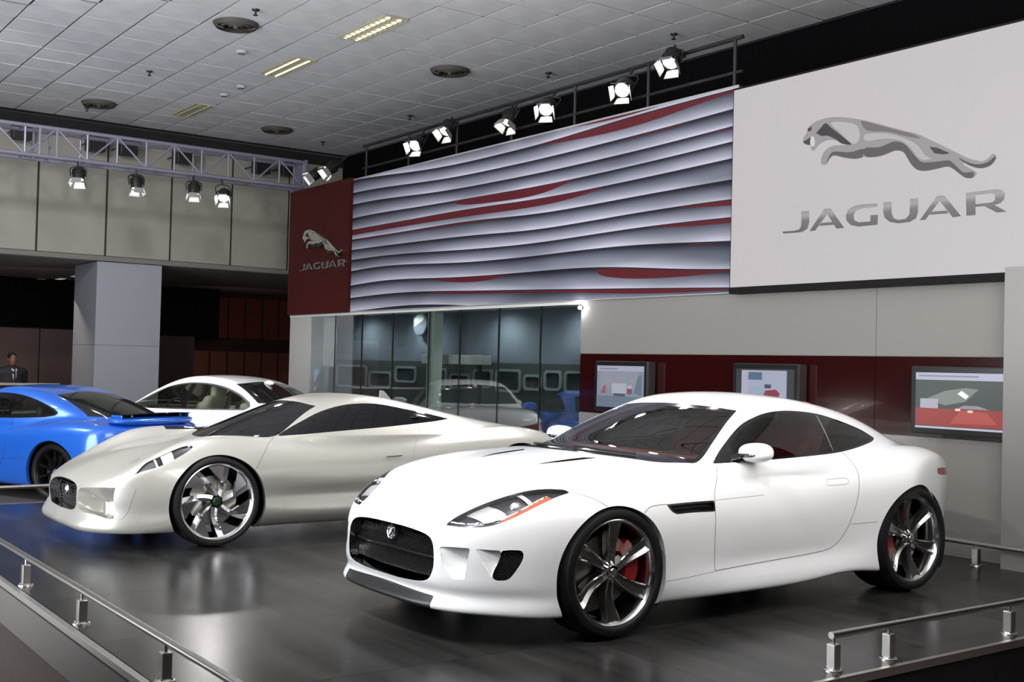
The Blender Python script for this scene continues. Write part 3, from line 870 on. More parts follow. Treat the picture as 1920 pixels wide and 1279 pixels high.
    for mir in (0, 1):
        skin_obj('window_frame', [(fr, mir), (mq, mir)], BLACKG, car)
        skin_obj('door_glass', [(g1, mir)], SGLASS, car)
        skin_obj('quarter_glass', [(g2, mir)], SGLASS, car)
        skin_obj('pillar_trim', [(bt, mir)], mat('satin pillar trim', (.45, .45, .45), .35, .8), car)
    skin_obj('windscreen', [(w, 0), (w, 1)], WGLASS, car)
    skin_obj('windscreen_surround', [(wb_, 0), (wb_, 1)], BLACKG, car)
    skin_obj('rear_window', [(r_, 0), (r_, 1)], SGLASS, car)
    # headlamps: lens over a dark bowl with projector, bright lower blade and amber strip
    AMB = mat('amber lens', (.40, .065, .012), .3, coat=.6)
    for mir in (0, 1):
        hs = skin_obj('headlight', [(hl.offset(-.03), mir)], mat('lamp bowl', (.02, .02, .023), .3), car)
        skin_obj('lens', [(hl.offset(-.001), mir)], CLEAR, hs)
        sg = -1 if mir else 1
        skin_obj('light_blade', [(band(.0165, .0215, -.80, -.37).offset(-.008), mir)], mat('white light guide', (.85, .86, .9), .2, coat=1), hs)
        skin_obj('lamp_base', [(band(.002, .013, -.79, -.63).offset(-.010), mir)], mat('dark lamp chrome', (.10, .10, .11), .2, 1), hs)
        skin_obj('amber_strip', [(band(.002, .0155, -.63, -.36).offset(-.005), mir)], AMB, hs)
        skin_obj('reflector', [(band(.026, .064, -.69, -.595).offset(-.022), mir)], mat('lamp reflector', (.75, .75, .77), .32, .7), hs)
        skin_obj('reflector', [(band(.022, .08, -.478, -.455).offset(-.016), mir)], mat('lamp reflector'), hs)
        c = np.array(hl.V[np.argmin(np.hypot(hl.V[:, 1]+.545, hl.V[:, 2]-hbs(-.545)-.045))])
        pr = lathe('projector', [(.001, -.012), (.014, -.008), (.022, 0), (.027, .004), (.030, .02), (.026, .05)], mat('projector lens', (.75, .77, .8), .05, .6, coat=1), hs, 28, axis='Y')
        pr.location = (sg*(c[0]-.014), c[1]+.016, c[2]-.020); pr.rotation_euler = (0, 0, .55*sg)
        skin_obj('tail_light', [(tlp, mir)], mat('red tail lens', (.22, .005, .008), .2, coat=.5), car)
    rim_strip('lamp_edge', sk, lambda V: (np.abs(hcut(V)) < .003) & (V[:, 1] < -.15) & (V[:, 0] > .3) & (V[:, 2] > .55), None, BLACKG, body, depth=.031)
    # grille: bright frame, black mesh, crossbar and round badge
    gs = rim_strip('grille_surround', sk, lambda V: (np.abs(sd_line(V[:, AW], gr, True)) < .004) & (V[:, 1] < -.5), (0, .075, 0), CHROME, car, joined=True)
    pan = g_.offset(-.085)
    skin_obj('grille_back', [(pan, 0), (pan, 1)], BLACKM, gs)
    bm = bmesh.new()
    gp = g_.V
    def gs_s(w, z):
        i = np.argmin((gp[:, 0]-abs(w))**2+(gp[:, 2]-z)**2); return gp[i, 1]
    zz = np.linspace(.29, .55, 9)
    for k in range(-48, 49):
        for sl in (1, -1):
            ww = k*.021+sl*(zz-.42)*.75
            ok = sd_line(np.stack([ww, zz], 1), gr, True) < -.006
            pts = [(w_, gs_s(w_, z)+.066+.004*sl, z) for w_, z, o_ in zip(ww, zz, ok) if o_]
            if len(pts) > 1: b_tube(bm, pts, .0030, 4, caps=False)
    obj_bm('grille_mesh', bm, mat('black grille wire', (.02, .02, .021), .3, .6), gs)
    tube('grille_bar', [(w_, gs_s(w_, .425)+.055, .425-.012*abs(w_)) for w_ in np.linspace(-.44, .44, 15)], .007, mat('black grille wire'), gs, 8)
    bz = gs_s(0, .503)+.045
    bg = lathe('badge', [(.001, .004), (.034, .002), (.037, -.006), (.043, -.007), (.046, .004), (.046, .02)], CHROME, gs, 32, axis='Y', loc=(0, bz, .503))
    # big-cat head in relief on the badge
    def cat_(x, y, z):
        a = ell((0, 0, .002), (.019, .012, .022))(x, y, z)
        a = smin(a, ell((0, -.004, -.012), (.011, .011, .010))(x, y, z), .006)
        for sg in (1, -1):
            a = smin(a, ell((sg*.013, 0, .020), (.006, .006, .007))(x, y, z), .004)
            a = smax(a, -ell((sg*.008, -.012, .006), (.004, .005, .003))(x, y, z), .002)
        return smax(a, -ell((0, -.014, -.017), (.006, .006, .004))(x, y, z), .002)
    blob('badge_relief', cat_, (-.03, -.025, -.035), (.03, .02, .035), .003, POLISH, bg, loc=(0, -.006, 0))
    # brake duct mesh and its rim
    rim_strip('duct_rim', sk, lambda V: (np.abs(sd_line(V[:, AW], du, True)) < .004) & (V[:, 1] < -.4) & (V[:, 0] > .6), None, BLACKG, body, depth=.03)
    for mir in (0, 1):
        dk = skin_obj('brake_duct', [(du_.offset(-.028), mir)], BLACKM, car)
        bm = bmesh.new(); dv = du_.V; dn = du_.normals(); sg = -1 if mir else 1
        for i in range(12):
            for j in range(14):
                wz = np.array([[.735+i*.0125+(j % 2)*.006, .346+j*.0112]])
                if sd_line(wz, du, True)[0] < -.004:
                    q = np.argmin((dv[:, 0]-wz[0, 0])**2+(dv[:, 2]-wz[0, 1])**2)
                    c = dv[q]-dn[q]*.016; c = np.array([wz[0, 0], c[1], wz[0, 1]])
                    ring = []
                    for t in range(6):
                        a = math.pi/3*t+.5
                        ring.append((sg*(c[0]+math.cos(a)*.0062), c[1]+math.cos(a)*.0062*.9, c[2]+math.sin(a)*.0062))
                    b_tube(bm, ring, .0012, 4, closed=True)
        obj_bm('duct_mesh', bm, mat('black grille wire'), dk)
    # splitter, side vent, louvres
    skin_obj('front_splitter', [(sp_, 0), (sp_, 1)], mat('carbon splitter', (.010, .010, .011), .4, coat=.2), car)
    rim_strip('vent_rim', sk, lambda V: (np.abs(sd_line(V[:, AS], ve, True)) < .004) & (V[:, 0] > .7) & (V[:, 1] < 1), None, DARKAL, body, depth=.028)
    for mir in (0, 1):
        sv = skin_obj('side_vent', [(v_.offset(-.026), mir)], BLACKM, car)
        fr_ = v_.cut(lambda V: sd_line(V[:, AS], ve, True)+.011)[1]
        skin_obj('vent_frame', [(fr_.offset(.0015), mir)], mat('dark chrome', (.30, .28, .27), .28, 1), sv)
        bl2 = v_.cut(lambda V: np.abs(V[:, 2]-.655-(V[:, 1]-.5)*.03)-.008)[0]
        skin_obj('vent_blade', [(bl2.offset(-.010), mir)], POLISH, sv)
        skin_obj('bonnet_louvre', [(h_.offset(-.012), mir)], BLACKM, body)
    rim_strip('louvre_rim', sk, lambda V: (np.abs(sd_line(V[:, AP], hv, True)) < .004) & (V[:, 2] > .8) & (V[:, 1] < .5), (0, 0, -.02), DARKAL, body)
    # door mirrors
    for sg in (1, -1):
        def mf(x, y, z):
            a = ell((0, 0, 0), (.115, .085, .058), 2.3)(x, y, z)
            return smax(a, y-.055, .02)
        mr = blob('door_mirror', mf, (-.15, -.11, -.08), (.15, .11, .08), .01, WHITE, car, loc=(sg*.91, 1.06, .958))
        mr.rotation_euler = (0, -.06*sg, -.12*sg)
        bm = bmesh.new(); pts = [(sg*x, -.085*max(0, 1-abs(x/.115)**2.3-(.014/.058)**2.3)**(1/2.3)+.003, -.014) for x in np.linspace(-.092, .07, 9)]
        b_tube(bm, pts, [.005, .011, .013, .013, .013, .013, .012, .010, .004], 8)
        obj_bm('indicator_strip', bm, mat('smoked indicator lens', (.012, .012, .014), .12, coat=.6), mr, angle=40)
        bm = bmesh.new(); b_lathe(bm, [(.001, .056), (.045, .056), (.05, .05)], 24, 'Y'); bmesh.ops.scale(bm, vec=(2, 1, 1), verts=bm.verts)
        obj_bm('mirror_glass', bm, CHROME, mr)
        tube('mirror_arm', [(sg*.80, .97, .905), (sg*.835, 1.0, .918), (sg*.88, 1.02, .935)], [.03, .024, .018], BLACKG, mr, 10).parent = car
    # cabin
    lin = Skin.make(lambda w_, s_, z_: f(w_, s_, z_)+.035, (-.06, .3, .5), (1.0, 3.0, 1.3), .03)
    lin = lin.cut(lambda V: .62-V[:, 2])[0]
    for pl_, ax, wh in ((dlo, AS, lambda V: (V[:, 0] > .35) & (V[:, 1] < 2.6)), (wsh*1.0, AW, lambda V: V[:, 1] < 1.5), (rw, AW, lambda V: V[:, 1] > 2.25)):
        lin = lin.cut(lambda V: sd_line(V[:, ax], pl_, True)-.005, where=wh)[1]
    lin = lin.cut(lambda V: V[:, 1]-.62, where=lambda V: V[:, 2] < 2)[1]
    skin_obj('cabin_lining', [(lin, 0), (lin, 1)], DARKIN, car)
    box('cabin_floor', (0, 1.55, .52), (1.45, 1.9, .04), DARKIN, car)
    def dash(x, y, z):
        a = rbox((0, .86, .74), (.70, .27, .15), .06)(x, y, z)
        return smin(a, ell((.36, .98, .88), (.19, .11, .05))(x, y, z), .04)
    ds = blob('dashboard', dash, (-.76, .5, .5), (.76, 1.2, .98), .025, DARKIN, car)
    def dtop(x, y, z): return rbox((0, .93, .885), (.66, .10, .03), .025)(x, y, z)
    blob('dash_trim', dtop, (-.72, .78, .82), (.72, 1.08, .95), .02, REDL, ds)
    bm = bmesh.new(); b_tube(bm, [(math.cos(t)*.175, 0, math.sin(t)*.175) for t in np.linspace(0, 2*math.pi, 32, endpoint=False)], .015, 8, closed=True)
    b_box(bm, (0, -.01, 0), (.30, .025, .035)); b_box(bm, (0, -.01, -.07), (.04, .025, .14)); b_box(bm, (0, -.01, 0), (.11, .05, .09))
    sw = obj_bm('steering_wheel', bm, BLACKM, car, angle=40, loc=(.36, 1.23, .83)); sw.rotation_euler = (-.4, 0, 0)
    for sg in (1, -1): car_seat(car, sg*.37, 1.62, .52, REDL, .50)
    box('rear_shelf', (0, 2.55, .82), (1.1, .7, .04), REDL, car, .01)
    bm = bmesh.new(); b_box(bm, (0, 0, 0), (.22, .03, .065), bevel=.012); b_box(bm, (0, 0, .06), (.03, .03, .07))
    obj_bm('rear_view_mirror', bm, BLACKM, car, loc=(0, 1.22, 1.10))
    for sg in (1, -1):
        q = surf_pts(f, [(-.36+sg*.26, .56-.04*sg), (-.1+sg*.28, .515), (.15+sg*.28, .50+.05*sg)], AP, .95, 4)+np.array([0, 0, .012])
        tube('wiper', q.tolist(), .007, BLACKM, car, 6)
    # underside and wheels
    V = [(x, y, .19) for x, y in ((-.8, -.55), (.8, -.55), (.8, 3.0), (-.8, 3.0))]
    obj('floor_pan', V, [(3, 2, 1, 0)], BLACKM, car)
    for sg in (1, -1):
        make_wheel(car, (sg*.905, 0, .352), sg, spoke=spokes_twin, cal=(-.35, .85, REDCAL), rot=-.08)
        make_wheel(car, (sg*.885, 2.622, .352), sg, width=.29, spoke=spokes_twin, cal=(math.pi-.6, math.pi+.6, REDCAL), rot=.12)
    return car
hero = build_hero((-5.5, 4.041, 0))
# ------------------------------------------------------------------ silver mid-engined concept car
def build_silver(loc):
    f = make_silver_field()
    SIL = mat('champagne silver paint', (.46, .45, .415), .35, .5, coat=.7)
    BGL = mat('opaque black glass', (.006, .006, .007), .04, spec=.35)
    sk = Skin.make(f, (-.05, -1.05, .05), (1.05, 3.9, 1.22), .0145)
    car = root('concept_car', loc, 0, 'low silver concept car with black glass and bright swirl wheels', 'car')
    ARCH = ((.008, .32, .378), (2.82, .34, .40))
    for (a, b, r) in ARCH:
        sk = sk.cut(lambda V: np.hypot(V[:, 1]-a, V[:, 2]-b)-r, where=lambda V: V[:, 0] > .45)[1]
    dlo = poly([(.555, .822), (.70, .89), (.80, .934), (.97, 1.005), (1.144, 1.055), (1.312, 1.078), (1.513, 1.076), (1.773, 1.034), (1.986, .995), (2.21, .947)], [(2.21, .947), (2.05, .931), (1.86, .916), (1.486, .888), (1.08, .862), (.766, .838), (.555, .822)])
    d, sk = sk.cut(lambda V: sd_line(V[:, AS], dlo, True), where=lambda V: (V[:, 2] > .78) & (V[:, 0] > .35) & (V[:, 1] > .4))
    g1, g2 = d.cut(lambda V: V[:, 1]-1.86-(V[:, 2]-.92)*.5)
    wsh = poly([(-.70, .812), (-.5, .803), (-.25, .788), (0, .782), (.25, .788), (.5, .803), (.70, .812)], [(.70, .812), (.6, .91), (.50, 1.00), (.445, 1.052)], [(.445, 1.052), (.2, 1.074), (0, 1.079), (-.2, 1.074), (-.445, 1.052)], [(-.445, 1.052), (-.50, 1.0), (-.6, .91), (-.70, .812)])
    w, sk = sk.cut(lambda V: sd_line(V[:, AW], wsh, True), where=lambda V: (V[:, 1] < 1.25) & (V[:, 1] > .1) & (V[:, 2] > .77))
    rw = poly([(-.42, .93), (0, .92), (.42, .93)], [(.42, .93), (.30, 1.08)], [(.30, 1.08), (0, 1.10), (-.30, 1.08)], [(-.30, 1.08), (-.42, .93)])
    r_, sk = sk.cut(lambda V: sd_line(V[:, AW], rw, True), where=lambda V: V[:, 1] > 1.8)
    # lamps
    hp = poly([(-.606, .556), (-.507, .634), (-.415, .680), (-.325, .722), (-.246, .753), (-.18, .768)], [(-.18, .768), (-.162, .756)], [(-.162, .756), (-.199, .731), (-.279, .688), (-.368, .643), (-.451, .611), (-.532, .586), (-.606, .556)])
    hw = lambda V: (V[:, 1] < -.05) & (V[:, 0] > .66)
    hl, sk = sk.cut(lambda V: sd_line(V[:, AS], hp, True), where=hw)
    nose = lambda V: V[:, 1] < -.5
    gr = poly([(-.33, .445), (-.2, .468), (0, .476), (.2, .468), (.33, .445), (.378, .40), (.368, .32), (.30, .268), (.1, .258), (0, .257), (-.1, .258), (-.30, .268), (-.368, .32), (-.378, .40), (-.33, .445)])
    g_, sk = sk.cut(lambda V: sd_line(V[:, AW], gr, True), where=nose)
    inn = poly([(.412, .440), (.52, .452), (.62, .460), (.722, .466)], [(.722, .466), (.727, .345), (.735, .23)], [(.735, .23), (.62, .262), (.50, .272), (.43, .285)], [(.43, .285), (.408, .33), (.405, .40), (.412, .440)])
    i_, sk = sk.cut(lambda V: sd_line(V[:, AW], inn, True), where=nose)
    fl = poly([(.726, .464), (.80, .462)], [(.80, .462), (.79, .36), (.768, .235)], [(.768, .235), (.738, .23)], [(.738, .23), (.730, .345), (.726, .464)])
    body = skin_obj('body', [(sk, 0), (sk, 1)], SIL, car)
    for (a, b, r) in ARCH:
        rim_strip('arch_lip', sk, lambda V: (np.abs(np.hypot(V[:, 1]-a, V[:, 2]-b)-r) < .004) & (V[:, 0] > .45), (-.045, 0, 0), SIL, body)
        for sg in (1, -1): arch_liner('wheel_well', a, b, r+.012, .84, .45, BLACKM, body, sg, -.5, math.pi+.5)
    skin_obj('windscreen', [(w, 0), (w, 1)], BGL, car)
    skin_obj('rear_window', [(r_, 0), (r_, 1)], BGL, car)
    for mir in (0, 1):
        skin_obj('door_glass', [(g1, mir)], BGL, car)
        skin_obj('quarter_glass', [(g2, mir)], BGL, car)
        hs = skin_obj('headlight', [(hl.offset(-.012), mir)], mat('lamp bowl', (.02, .02, .023), .3), car)
        br = hl.cut(lambda V: np.maximum(-.45-V[:, 1], V[:, 1]+.32))[0]
        skin_obj('light_blade', [(br.offset(-.006), mir)], mat('white light guide', (.85, .86, .9), .2, coat=1), hs)
        br = hl.cut(lambda V: np.maximum(np.abs(V[:, 1]+.42)-.018, .62-V[:, 2]))[0]
        skin_obj('projector', [(br.offset(-.003), mir)], BLACKG, hs)
        skin_obj('lens', [(hl.offset(-.001), mir)], CLEAR, hs)
    rim_strip('lamp_edge', sk, lambda V: (np.abs(sd_line(V[:, AS], hp, True)) < .003) & hw(V), None, BLACKG, body, depth=.014)
    # nose
    gs = rim_strip('grille_surround', sk, lambda V: (np.abs(sd_line(V[:, AW], gr, True)) < .004) & nose(V), (0, .08, 0), CHROME, car, joined=True)
    pan = g_.offset(-.09); skin_obj('grille_back', [(pan, 0), (pan, 1)], BLACKM, gs)
    bm = bmesh.new()
    for k in range(9):
        z = .275+k*.022
        hwid = .355-.5*max(0, abs(z-.36)-.06)
        b_tube(bm, [(x, -.835+.10*x*x, z) for x in np.linspace(-hwid, hwid, 9)], .0035, 6)
    obj_bm('grille_mesh', bm, BLACKM, gs)
    bg = lathe('badge', [(.001, -.002), (.03, -.004), (.036, -.010), (.042, -.004), (.042, .02)], CHROME, gs, 28, axis='Y', loc=(0, -.865, .392))
    blob('badge_relief', ell((0, 0, 0), (.02, .012, .026)), (-.03, -.02, -.035), (.03, .02, .035), .005, POLISH, bg, loc=(0, -.01, 0))
    recess(i_, lambda V: .20*np.clip((V[:, 0]-.405)/.07, 0, 1)*np.clip((V[:, 2]-.24)/.03, 0, 1), SIL, SIL, body, 'bumper_intake')
    for line, ax, wid, st in (([(.52, .815), (.44, .77), (.375, .70), (.33, .64), (.291, .584)], AS, .0018, .9), ([(1.862, .905), (1.81, .83), (1.72, .68), (1.70, .54)], AS, .0008, .9),
                              ([(.726, .464), (.80, .462), (.79, .36), (.768, .235)], AW, .0008, -.65)):
        if ax == AW:
            continue
        surf_line('shut_line', f, line, ax, wid, GAPM, body, st)
    sp = skin_obj
    # flap beside the intake, slightly lighter
    f_, _ = sk.cut(lambda V: sd_line(V[:, AW], fl, True), where=nose)
    for mir in (0, 1): skin_obj('bumper_flap', [(f_.offset(.002), mir)], mat('satin silver paint', (.38, .37, .345), .42, .45), body)
    for sg in (1, -1):
        surf = box('door_handle', (sg*.937, 1.50, .656), (.012, .155, .012), mat('dark chrome', (.16, .15, .15), .22, 1), body, .003)
        surf.rotation_euler = (.05, 0, .04*sg)
        m2 = blob('door_camera', ell((0, 0, 0), (.03, .045, .018)), (-.05, -.07, -.04), (.05, .07, .04), .010, BLACKG, car, loc=(sg*.70, 1.83, .965))
    # roof fin, sill, underside, wheels
    V = []; 
    for x in (-.012, .012):
        for y, z in ((1.87, 1.085), (1.875, 1.178), (1.915, 1.172), (2.03, 1.055)): V.append((x*(1 if z < 1.15 else .4), y, z))
    obj('roof_fin', V, [(0, 1, 2, 3), (7, 6, 5, 4), (0, 4, 5, 1), (1, 5, 6, 2), (2, 6, 7, 3), (3, 7, 4, 0)], SIL, car)
    V = [(x, y, .17) for x, y in ((-.8, -.6), (.8, -.6), (.8, 3.3), (-.8, 3.3))]
    obj('floor_pan', V, [(3, 2, 1, 0)], BLACKM, car)
    GRN = mat('dark green hub cap', (.004, .03, .004), .3)
    for sg in (1, -1):
        make_wheel(car, (sg*.885, 0, .345), sg, R=.348, rr=.289, width=.24, spoke=spokes_swirl, nsp=7, cap=GRN, lip=ALLOYS, rot=.1)
        make_wheel(car, (sg*.905, 2.82, .352), sg, R=.356, rr=.29, width=.30, spoke=spokes_swirl, nsp=7, cap=GRN, lip=ALLOYS, rot=.5)
    return car
silver = build_silver((-9.26, 3.356, 0))
# ------------------------------------------------------------------ blue coupe and white saloon behind the stand
def build_other(name, label, F, loc, rz, paint, D, glass, h=.022):
    f = make_car_field(**F)
    sk = Skin.make(f, (-.06, F['s_front']-.1, .08), (1.05, F['s_rear']+.1, 1.55), h)
    car = root(name, loc, rz, label, 'car')
    for (a, b, r) in D['arch']:
        sk = sk.cut(lambda V: np.hypot(V[:, 1]-a, V[:, 2]-b)-r, where=lambda V: V[:, 0] > .45)[1]
    dlo = poly(*D['dlo'])
    d, sk = sk.cut(lambda V: sd_line(V[:, AS], dlo, True), where=lambda V: (V[:, 2] > .85) & (V[:, 0] > .35))
    gl, fr = d.cut(lambda V: sd_line(V[:, AS], dlo, True)+.018)
    segs = []; rest = gl; pil = []
    for x0, lean, hw in D['pillars']:
        p_, rest = rest.cut(lambda V: np.abs(V[:, 1]-x0-lean*(V[:, 2]-1.1))-hw); pil.append(p_)
        a_, rest = rest.cut(lambda V: V[:, 1]-x0-lean*(V[:, 2]-1.1)); segs.append(a_)
    segs.append(rest)
    wsh = poly(*D['wind']); rw = poly(*D['rear'])
    w, sk = sk.cut(lambda V: sd_line(V[:, AW], wsh, True), where=lambda V: (V[:, 1] < 1.5) & (V[:, 1] > .2) & (V[:, 2] > .85))
    r_, sk = sk.cut(lambda V: sd_line(V[:, AW], rw, True), where=lambda V: (V[:, 1] > 1.9) & (V[:, 2] > .85))
    tl, sk = sk.cut(lambda V: sd_line(V[:, AW], poly(*D['tail']), True), where=lambda V: V[:, 1] > F['s_rear']-.7)
    hl, sk = sk.cut(lambda V: sd_line(V[:, AS], poly(*D['head']), True), where=lambda V: (V[:, 1] < 0) & (V[:, 0] > .4))
    body = skin_obj('body', [(sk, 0), (sk, 1)], paint, car)
    for (a, b, r) in D['arch']:
        rim_strip('arch_lip', sk, lambda V: (np.abs(np.hypot(V[:, 1]-a, V[:, 2]-b)-r) < .005) & (V[:, 0] > .45), (-.04, 0, 0), paint, body)
        for sg in (1, -1): arch_liner('wheel_well', a, b, r+.012, .84, .45, BLACKM, body, sg, -.5, math.pi+.5)
    skin_obj('windscreen', [(w, 0), (w, 1)], glass, car)
    skin_obj('rear_window', [(r_, 0), (r_, 1)], mat('dark rear glass', (.012, .015, .014), .06, coat=.5), car)
    for mir in (0, 1):
        skin_obj('window_frame', [(fr, mir)], D.get('frame', CHROME), car)
        for s_ in segs: skin_obj('side_glass', [(s_, mir)], glass, car)
        for p_ in pil: skin_obj('pillar_trim', [(p_, mir)], BLACKG, car)
        skin_obj('tail_light', [(tl, mir)], mat('red tail lens', (.45, .01, .015), .15, coat=1), car)
        skin_obj('headlight', [(hl, mir)], mat('headlamp glass', (.5, .52, .55), .08, .4, coat=1), car)
    for line, wd_ in D['lines']: surf_line('shut_line', f, line, AS, wd_, GAPM if 'white' in paint.name else mat('dark shut line', (.01, .015, .04), .8), body, .9)
    lin = Skin.make(lambda w_, s_, z_: f(w_, s_, z_)+.04, (-.08, .3, .6), (1.0, 3.4, 1.5), .045)
    lin = lin.cut(lambda V: .80-V[:, 2])[0]; lin = lin.cut(lambda V: V[:, 1]-.6)[1]
    for pl_, ax, wh in ((dlo, AS, lambda V: V[:, 0] > .35), (wsh, AW, lambda V: V[:, 1] < 1.5), (rw, AW, lambda V: V[:, 1] > 1.9)):
        lin = lin.cut(lambda V: sd_line(V[:, ax], pl_, True)-.01, where=wh)[1]
    CAB = D['cabin']
    skin_obj('cabin_lining', [(lin, 0), (lin, 1)], CAB, car)
    box('cabin_floor', (0, 1.8, .62), (1.5, 2.3, .04), DARKIN, car)
    box('dashboard', (0, .95, .84), (1.35, .4, .22), CAB, car, .05)
    for sg in (1, -1):
        car_seat(car, sg*.38, 1.65, D.get('seat', .60), CAB, .52 if not D.get('seat') else .44)
    if D.get('bench'):
        box('rear_bench', (0, 2.75, .88), (1.3, .18, .5), CAB, car, .06)
    bm = bmesh.new(); b_tube(bm, [(math.cos(t)*.18, 0, math.sin(t)*.18) for t in np.linspace(0, 2*math.pi, 24, endpoint=False)], .016, 6, closed=True); b_box(bm, (0, 0, 0), (.32, .03, .05))
    sw = obj_bm('steering_wheel', bm, BLACKM, car, angle=40, loc=(.38, 1.22, .96)); sw.rotation_euler = (-.4, 0, 0)
    for sg in (1, -1):
        mz = D['mirror']
        mr = blob('door_mirror', lambda x, y, z: smax(ell((0, 0, 0), (.12, .09, .075), 2.4)(x, y, z), y-.05, .02), (-.15, -.12, -.1), (.15, .12, .1), .02, paint, car, loc=(sg*mz[0], mz[1], mz[2]))
        tube('mirror_arm', [(-sg*.05, 0, -.04), (-sg*.17, .0, -.075)], .022, BLACKG, mr, 8)
        for s_ in D['axles']:
            make_wheel(car, (sg*.90, s_, .345), sg, R=.346, rr=.262, width=.25, spoke=lambda *a: spokes_plain(*a, m=D['rim']), nsp=10, lip=D['rim'])
    obj('floor_pan', [(x, y, .2) for x, y in ((-.8, -.6), (.8, -.6), (.8, 3.2), (-.8, 3.2))], [(3, 2, 1, 0)], BLACKM, car)
    return car, f, body
FLOOR_Z = -.27
def sym(*seg): return [list(s) for s in seg]
xfD = dict(arch=((0, .33, .375), (2.91, .33, .375)), axles=(0, 2.91), rim=POLISH,
    dlo=sym([(.80, 1.005), (1.05, 1.14), (1.35, 1.285), (1.65, 1.358), (2.0, 1.372), (2.35, 1.335), (2.65, 1.25), (2.88, 1.14)], [(2.88, 1.14), (2.92, 1.08), (2.86, 1.035)], [(2.86, 1.035), (2.4, 1.022), (1.6, 1.008), (.80, 1.005)]),
    pillars=((1.85, -.05, .045), (2.55, -.12, .018)),
    wind=sym([(-.70, 1.0), (0, 1.02), (.70, 1.0)], [(.70, 1.0), (.53, 1.36)], [(.53, 1.36), (0, 1.395), (-.53, 1.36)], [(-.53, 1.36), (-.70, 1.0)]),
    rear=sym([(-.62, 1.13), (0, 1.12), (.62, 1.13)], [(.62, 1.13), (.5, 1.37)], [(.5, 1.37), (0, 1.40), (-.5, 1.37)], [(-.5, 1.37), (-.62, 1.13)]),
    tail=sym([(.42, .83), (.6, .86), (.92, .93)], [(.92, .93), (.95, .80)], [(.95, .80), (.6, .76), (.42, .77)], [(.42, .77), (.42, .83)]),
    head=sym([(-.95, .66), (-.5, .80)], [(-.5, .80), (-.3, .80)], [(-.3, .80), (-.5, .68), (-.95, .60)], [(-.95, .60), (-.95, .66)]),
    lines=(([(.78, 1.0), (.74, .7), (.8, .3)], .002), ([(1.85, 1.0), (1.85, .6), (1.83, .3)], .003), ([(2.8, 1.02), (2.72, .85), (2.55, .6), (2.5, .35)], .002)),
    cabin=mat('pale beige cabin', (.42, .40, .33), .6), bench=True, mirror=(.99, .86, 1.06))
xkD = dict(arch=((0, .33, .375), (2.75, .33, .38)), axles=(0, 2.75), rim=mat('black satin alloy', (.02, .02, .022), .3, .8),
    dlo=sym([(.82, .935), (1.1, 1.09), (1.35, 1.19), (1.6, 1.225), (1.9, 1.21), (2.2, 1.15), (2.45, 1.07), (2.56, 1.02)], [(2.56, 1.02), (2.53, .985), (2.4, .96)], [(2.4, .96), (1.9, .935), (1.4, .928), (.82, .935)]),
    pillars=((1.80, .12, .012),), frame=BLACKG,
    wind=sym([(-.68, .93), (0, .95), (.68, .93)], [(.68, .93), (.50, 1.22)], [(.50, 1.22), (0, 1.255), (-.50, 1.22)], [(-.50, 1.22), (-.68, .93)]),
    rear=sym([(-.56, .985), (0, .975), (.56, .985)], [(.56, .985), (.46, 1.22)], [(.46, 1.22), (0, 1.255), (-.46, 1.22)], [(-.46, 1.22), (-.56, .985)]),
    tail=sym([(.35, .80), (.60, .82)], [(.60, .82), (.60, .74)], [(.60, .74), (.35, .74)], [(.35, .74), (.35, .80)]),
    head=sym([(-.9, .66), (-.4, .80)], [(-.4, .80), (-.3, .78)], [(-.3, .78), (-.9, .60)], [(-.9, .60), (-.9, .66)]),
    lines=(([(.80, .93), (.76, .6), (.8, .3)], .002), ([(1.98, .94), (2.0, .8), (1.96, .5), (1.85, .3)], .0025), ([(2.35, .5), (2.1, .47), (1.9, .46)], .001)),
    cabin=mat('dark charcoal cabin', (.03, .03, .032), .6), mirror=(.99, .98, 1.0), seat=.42)
WHITE2 = m_paint('white saloon paint', (.84, .85, .87), .3)
BLUE = mat('bright blue paint', (.018, .13, .62), .3, .25, coat=1)
CARGL = glass_mat('green tinted car glass', (.62, .66, .60), .03)
white_saloon, _f, _b = build_other('saloon_car', 'white four-door saloon behind the silver car, beside the glass front', XF_F, (-17.15, 5.50, FLOOR_Z), math.radians(205-270), WHITE2, xfD, CARGL)
blob('roof_antenna', ell((0, 0, 0), (.035, .09, .035)), (-.05, -.12, -.05), (.05, .12, .05), .014, WHITE2, white_saloon, loc=(0, 2.62, 1.385))
blue_coupe, _f, _b = build_other('blue_coupe', 'bright blue coupe with rear wing at the left edge', XK_F, (-16.69, 3.05, FLOOR_Z), math.radians(208-270), BLUE, xkD, CARGL)
# rear wing of the blue coupe: black blade on blue plinths
bm = bmesh.new(); ring = []
for x in np.linspace(-.54, .54, 15):
    y = 3.46-.10*(x/.62)**2; z = 1.022-.02*(x/.62)**2
    ring.append([bm.verts.new((x, y+dy, z+dz)) for dy, dz in ((-.09, -.012), (0, .010), (.10, .022), (.11, .014), (0, -.010), (-.08, -.020))])
for a, b in zip(ring, ring[1:]):
    for k in range(6): bm.faces.new((a[k], a[(k+1) % 6], b[(k+1) % 6], b[k]))
bm.faces.new(ring[0]); bm.faces.new(ring[-1][::-1]); bmesh.ops.recalc_face_normals(bm, faces=bm.faces)
wing = obj_bm('rear_wing', bm, BLACKG, blue_coupe, angle=40)
for sg in (1, -1):
    box('wing_end', (sg*.55, 3.37, 1.0), (.02, .17, .035), BLUE, wing, .008)
    box('wing_post', (sg*.40, 3.42, .985), (.03, .09, .08), BLACKG, wing, .008)
# ducktail
blob('boot_lip', lambda x, y, z: smax(ell((0, 3.38, .945), (.64, .20, .06), 2.6)(x, y, z), -(z-.86), .02), (-.85, 3.1, .8), (.85, 3.7, 1.05), .022, BLUE, blue_coupe)
